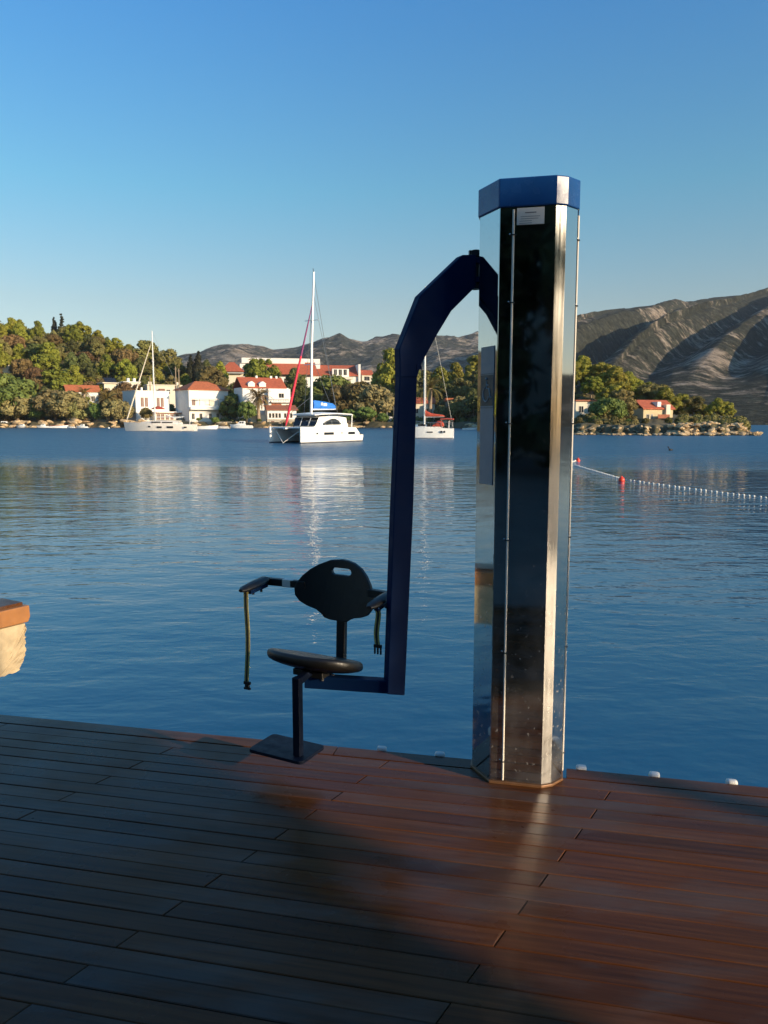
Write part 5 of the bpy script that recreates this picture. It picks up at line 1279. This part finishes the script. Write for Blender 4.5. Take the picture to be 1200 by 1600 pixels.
wires(ct, [(fbl, (-.9, CS+.5, 1.6)), (fbl, (-.9, -CS-.5, 1.6)), ((.1, 0, mtop-.3), (-3.3, 0, mb+1.0)), ((.5, 0, mb+(mtop-mb)*.4), (-2.2, .1, mb+1.2)), ((4.6, .2, 2.8), (.7, .1, mb+1.8))], .022)
# small boats
def small_boat(label, u, v, px, rz, cabin=True, color=GEL, name='motor_boat', inside=WALLC, stripe=None, cat='boat', hood=None):
    g = ground(u, v); L = M(px, g.y)/max(.35, abs(math.cos(rz))); B = L*.34
    b = thing(name, label, cat, g, rz, 'small boats moored along the shore')
    fb, fs = L*.17, L*.12
    MB().loft(hull_rings(L, B, fb, fs, draft=.2, bowrake=.25)).build('hull', color, b, smooth=True)
    MB().box(-.45*L, .1*L, -B*.38, B*.38, fs+.005, fs+.03).build('cockpit_floor', inside, b)
    MB().loft([[(r[0][0], r[0][1]*1.03, r[0][2]-.06), (r[0][0], r[0][1]*1.03, r[0][2]+.04), (r[8][0], r[8][1]*1.03, r[8][2]+.04), (r[8][0], r[8][1]*1.03, r[8][2]-.06)] for r in hull_rings(L, B, fb, fs)]).build('rub_rail', stripe or color, b)
    if cabin:
        MB().loft([[(x, w, fs), (x, w*.85, fs+h), (x, -w*.85, fs+h), (x, -w, fs)] for x, w, h in ((-.15*L, B*.36, .20*L), (.08*L, B*.36, .20*L), (.20*L, B*.30, .08*L), (.34*L, B*.16, .05*L))]).build('cabin', GEL, b)
        for sg_ in (-1, 1):
            for x in (-.10, .0): MB().box(x*L, (x+.075)*L, sg_*B*.335-.02, sg_*B*.335+.02, fs+.10*L, fs+.165*L).build('cabin_window', GLASS, b)
    else:
        for x in (-.2, .08): MB().box(x*L, (x+.06)*L, -B*.42, B*.42, fs+.03, fs+.08).build('thwart', WOODPOLE, b)
    if hood: MB().loft([[(x*L, B*.36*math.cos(math.pi*k/6), fs+h*math.sin(math.pi*k/6)) for k in range(7)] for x, h in ((-.2, .9), (.05, 1.0), (.15, .4))]).build('hood', hood, b, smooth=True)
    MB().box(-.54*L, -.49*L, -.14, .14, fs-.2, fs+.5).build('outboard_motor', BLACK, b, bevel=.03)
    return b
small_boat('white cabin boat at the left picture edge with a red cover', 8, 668, 30, R(8), True, hood=REDCLOTH)
small_boat('small cream cabin boat second from the left edge', 35, 668.3, 18, R(175), True, GELW)
small_boat('small white cabin boat before the pale rock bank', 68, 668.3, 18, R(185), True)
small_boat('open rowing boat with a red gunwale on the left shore', 92, 668.6, 26, R(5), False, GEL, 'rowing_boat', stripe=REDCLOTH)
small_boat('open white skiff right of the red-edged rowing boat', 111, 668.6, 14, R(170), False, GEL, 'rowing_boat')
small_boat('white boat with a canopy below the tamarisks', 129, 668.6, 18, R(178), True)
small_boat('white pilothouse boat below the green tree by the villa', 378, 669, 34, R(180), True)
small_boat('low white dinghy behind the moored yacht stern', 322, 670.5, 34, R(4), False, GEL, 'dinghy')
small_boat('beige skiff between the dinghy and the pilothouse boat', 347, 669.5, 22, R(176), False, GELW, 'rowing_boat')
small_boat('small white boat at the rocks right of the column', 909, 677.5, 22, R(4), False)
small_boat('small white boat at the rocks left of the column', 733, 672, 22, R(3), False)
bo2 = ground(170, 669.5); tag(MB().ball((0, 0, .1), .28, 10, 7).build('mooring_buoy', WHITEP, smooth=True), 'small white mooring ball left of the moored yacht bow', 'buoy').location = bo2

# ================================================================== GROVE BEHIND THE VIEWER
# unseen trees, crowns shaped to throw the deck shade and darken the column front
SA, CA = math.sin(R(SUN_AZ)), math.cos(R(SUN_AZ))
def sunpos(q, sg, z=0.0): q += .07; return Vector((-q*CA + SA*sg, q*SA + CA*sg, DECK + z))
GG = 'trees of the grove behind the viewer'
def grove_tree(q, sg, blobs, label, trunk=(4.5, .16), leaves=170, size=.11, mat=L_NIGHT, seed=0):
    """blobs are (dq, z, r[, dsg]) in sun-facing coordinates around the trunk foot"""
    loc = sunpos(q, sg); t = thing('shade_tree', label, 'tree', loc, 0, GG); bl = []
    for b in blobs:
        w = sunpos(q + b[0], sg + (b[3] if len(b) > 3 else 0), b[1]) - loc; bl.append((w.x, w.y, b[1], b[2]))
    link(bpy.data.objects.new('crown', crown_mesh('crown', bl, leaves, size, mat, seed, core=.72)), t)
    m = MB(); h, r = trunk; m.tube([(0, 0, -.1), (.03, .02, h*.5), (0, 0, h)], [r*1.25, r, r*.8], 10)
    for b in bl[:7]: m.tube([(0, 0, h*.8), ((b[0])*.5, b[1]*.5, (h*.8+b[2])*.5+.2), (b[0], b[1], b[2])], [r*.5, r*.35, r*.15], 6)
    m.build('trunk', BARK, t, smooth=True)
    return t
gr = random.Random(31)
# the tree whose trunk stripes the right of the deck and whose low bough shades the lift arm
bl = [(-.42, 4.35, .14), (-.44, 4.55, .16), (-.42, 4.78, .16), (-.42, 5.0, .17), (-.40, 5.28, .18), (-.43, 5.55, .18), (-.39, 5.85, .18), (-.56, 5.12, .15), (-.56, 5.45, .15), (-.38, 6.05, .14), (1.2, 6.2, .6), (1.8, 6.6, .9), (1.4, 7.6, .8), (2.4, 6.0, .9), (2.2, 7.8, 1.0), (3.0, 6.9, .9)]
grove_tree(3.05, 13.0, bl, 'slender tree behind the viewer with one low bough, trunk shadow on the deck', (5.0, .085), 150, .06, seed=401)
# dense trees that keep the left of the deck in shade
for i, (q, sg) in enumerate(((.2, 12.5), (-2.6, 12.8), (-5.4, 13.4), (-8.4, 13.0), (-11.6, 13.2), (-15, 13.6))):
    bl = []
    for k in range(66):
        dq = -1.7 + 3.4*((k*.618) % 1); z = .4 + 8.1*(k+.5)/66
        bd = 1.92 if z > 3.65 else 1.50                       # crown edge shaped so that sun reaches the near deck
        if i == 0: dq = -1.7 + (bd + 1.48 - .18*math.sin(z*2.1))*((k*.618) % 1)
        bl.append((dq, z, gr.uniform(.5, .8) if i else min(gr.uniform(.45, .75), max(.22, bd - dq), max(.2, z - 3.5) if dq > 1.0 and z > 3.65 else 9), gr.uniform(-1, 1)))
    if i == 0: bl += [(dq, z, r_, 0) for dq in (.5, .8, 1.05, 1.3, 1.52, 1.72) for z, r_ in ((3.98, .25), (4.28, .30), (4.65, .30))] + [(dq, 3.72, .28, 0) for dq in (.4, .75, 1.05, 1.25)]
    grove_tree(q, sg, bl, 'dense dark tree behind the viewer, ' + ('next to the slender tree' if i == 0 else ORD[i] + ' along from the tree next to the slender one'), (5, .2), 120, .13, seed=410+i)
for i in range(11):
    X, Yy = -26 + i*3.4, -15.5 - 1.5*math.sin(i*1.7); t = thing('shade_tree', ORD[i] + ' dark tree from the left in the row far behind the viewer', 'tree', (X, Yy, DECK), 0, GG)
    bl = [(gr.uniform(-1.9, 1.9), gr.uniform(-1.2, 1.2), gr.uniform(.6, 10), gr.uniform(.7, 1.2)) for k in range(40)]
    link(bpy.data.objects.new('crown', crown_mesh('crown', bl, 70, .2, L_NIGHT, 430+i, core=.8)), t)
    MB().tube([(0, 0, -.1), (0, 0, 6)], [.3, .2], 8).build('trunk', BARK, t, smooth=True)
# unseen building added to keep sky out of the column front's reflection
qh = thing('backdrop_house', 'added unseen stone building far behind the viewer, dark backdrop for the column mirror', 'building', (-8, -24, DECK))
MB().box(-22, 22, -8, 0, -.2, 11).build('wall', WALLS, qh); gable(44, 8, 11, 3, .5, -22, -8).build('roof', ROOF_B, qh)
for x in range(-20, 21, 4):
    for z in (1.2, 4.6, 8.0):
        m_ = MB().box(x-.6, x+.6, .0, .06, z, z+1.8); m_.build('shutter', SHUT, qh)
# unseen low hills added at right to darken the column's right facet
def east_h(X, Y):
    a = np.degrees(np.arctan2(X, Y)); r = np.hypot(X, Y)
    return -1 + 26*ss(190, 420, r)*ss(44, 56, a) + 4*fbm(X/25, Y/25, 51, 4)*ss(190, 300, r)
tag(grid_mesh('added_east_hill', np.linspace(44, 104, 90), np.linspace(180, 520, 40), east_h, MOUNT), kind='structure')

# ================================================================== AIR
hz = MB().box(-1700, 2400, -80, 2900, -3, 330).build('haze', None)
hm_ = bpy.data.materials.new('haze_air'); hm_.use_nodes = True; hn = hm_.node_tree
for n_ in list(hn.nodes):
    if n_.type != 'OUTPUT_MATERIAL': hn.nodes.remove(n_)
pv = hn.nodes.new('ShaderNodeVolumePrincipled'); pv.inputs['Color'].default_value = (.80, .88, 1, 1); pv.inputs['Density'].default_value = .00007; pv.inputs['Anisotropy'].default_value = 0
hn.links.new(pv.outputs[0], hn.nodes['Material Output'].inputs['Volume']); hz.data.materials.append(hm_)
tag(hz, 'thin bluish air over the bay', 'haze', kind='stuff')
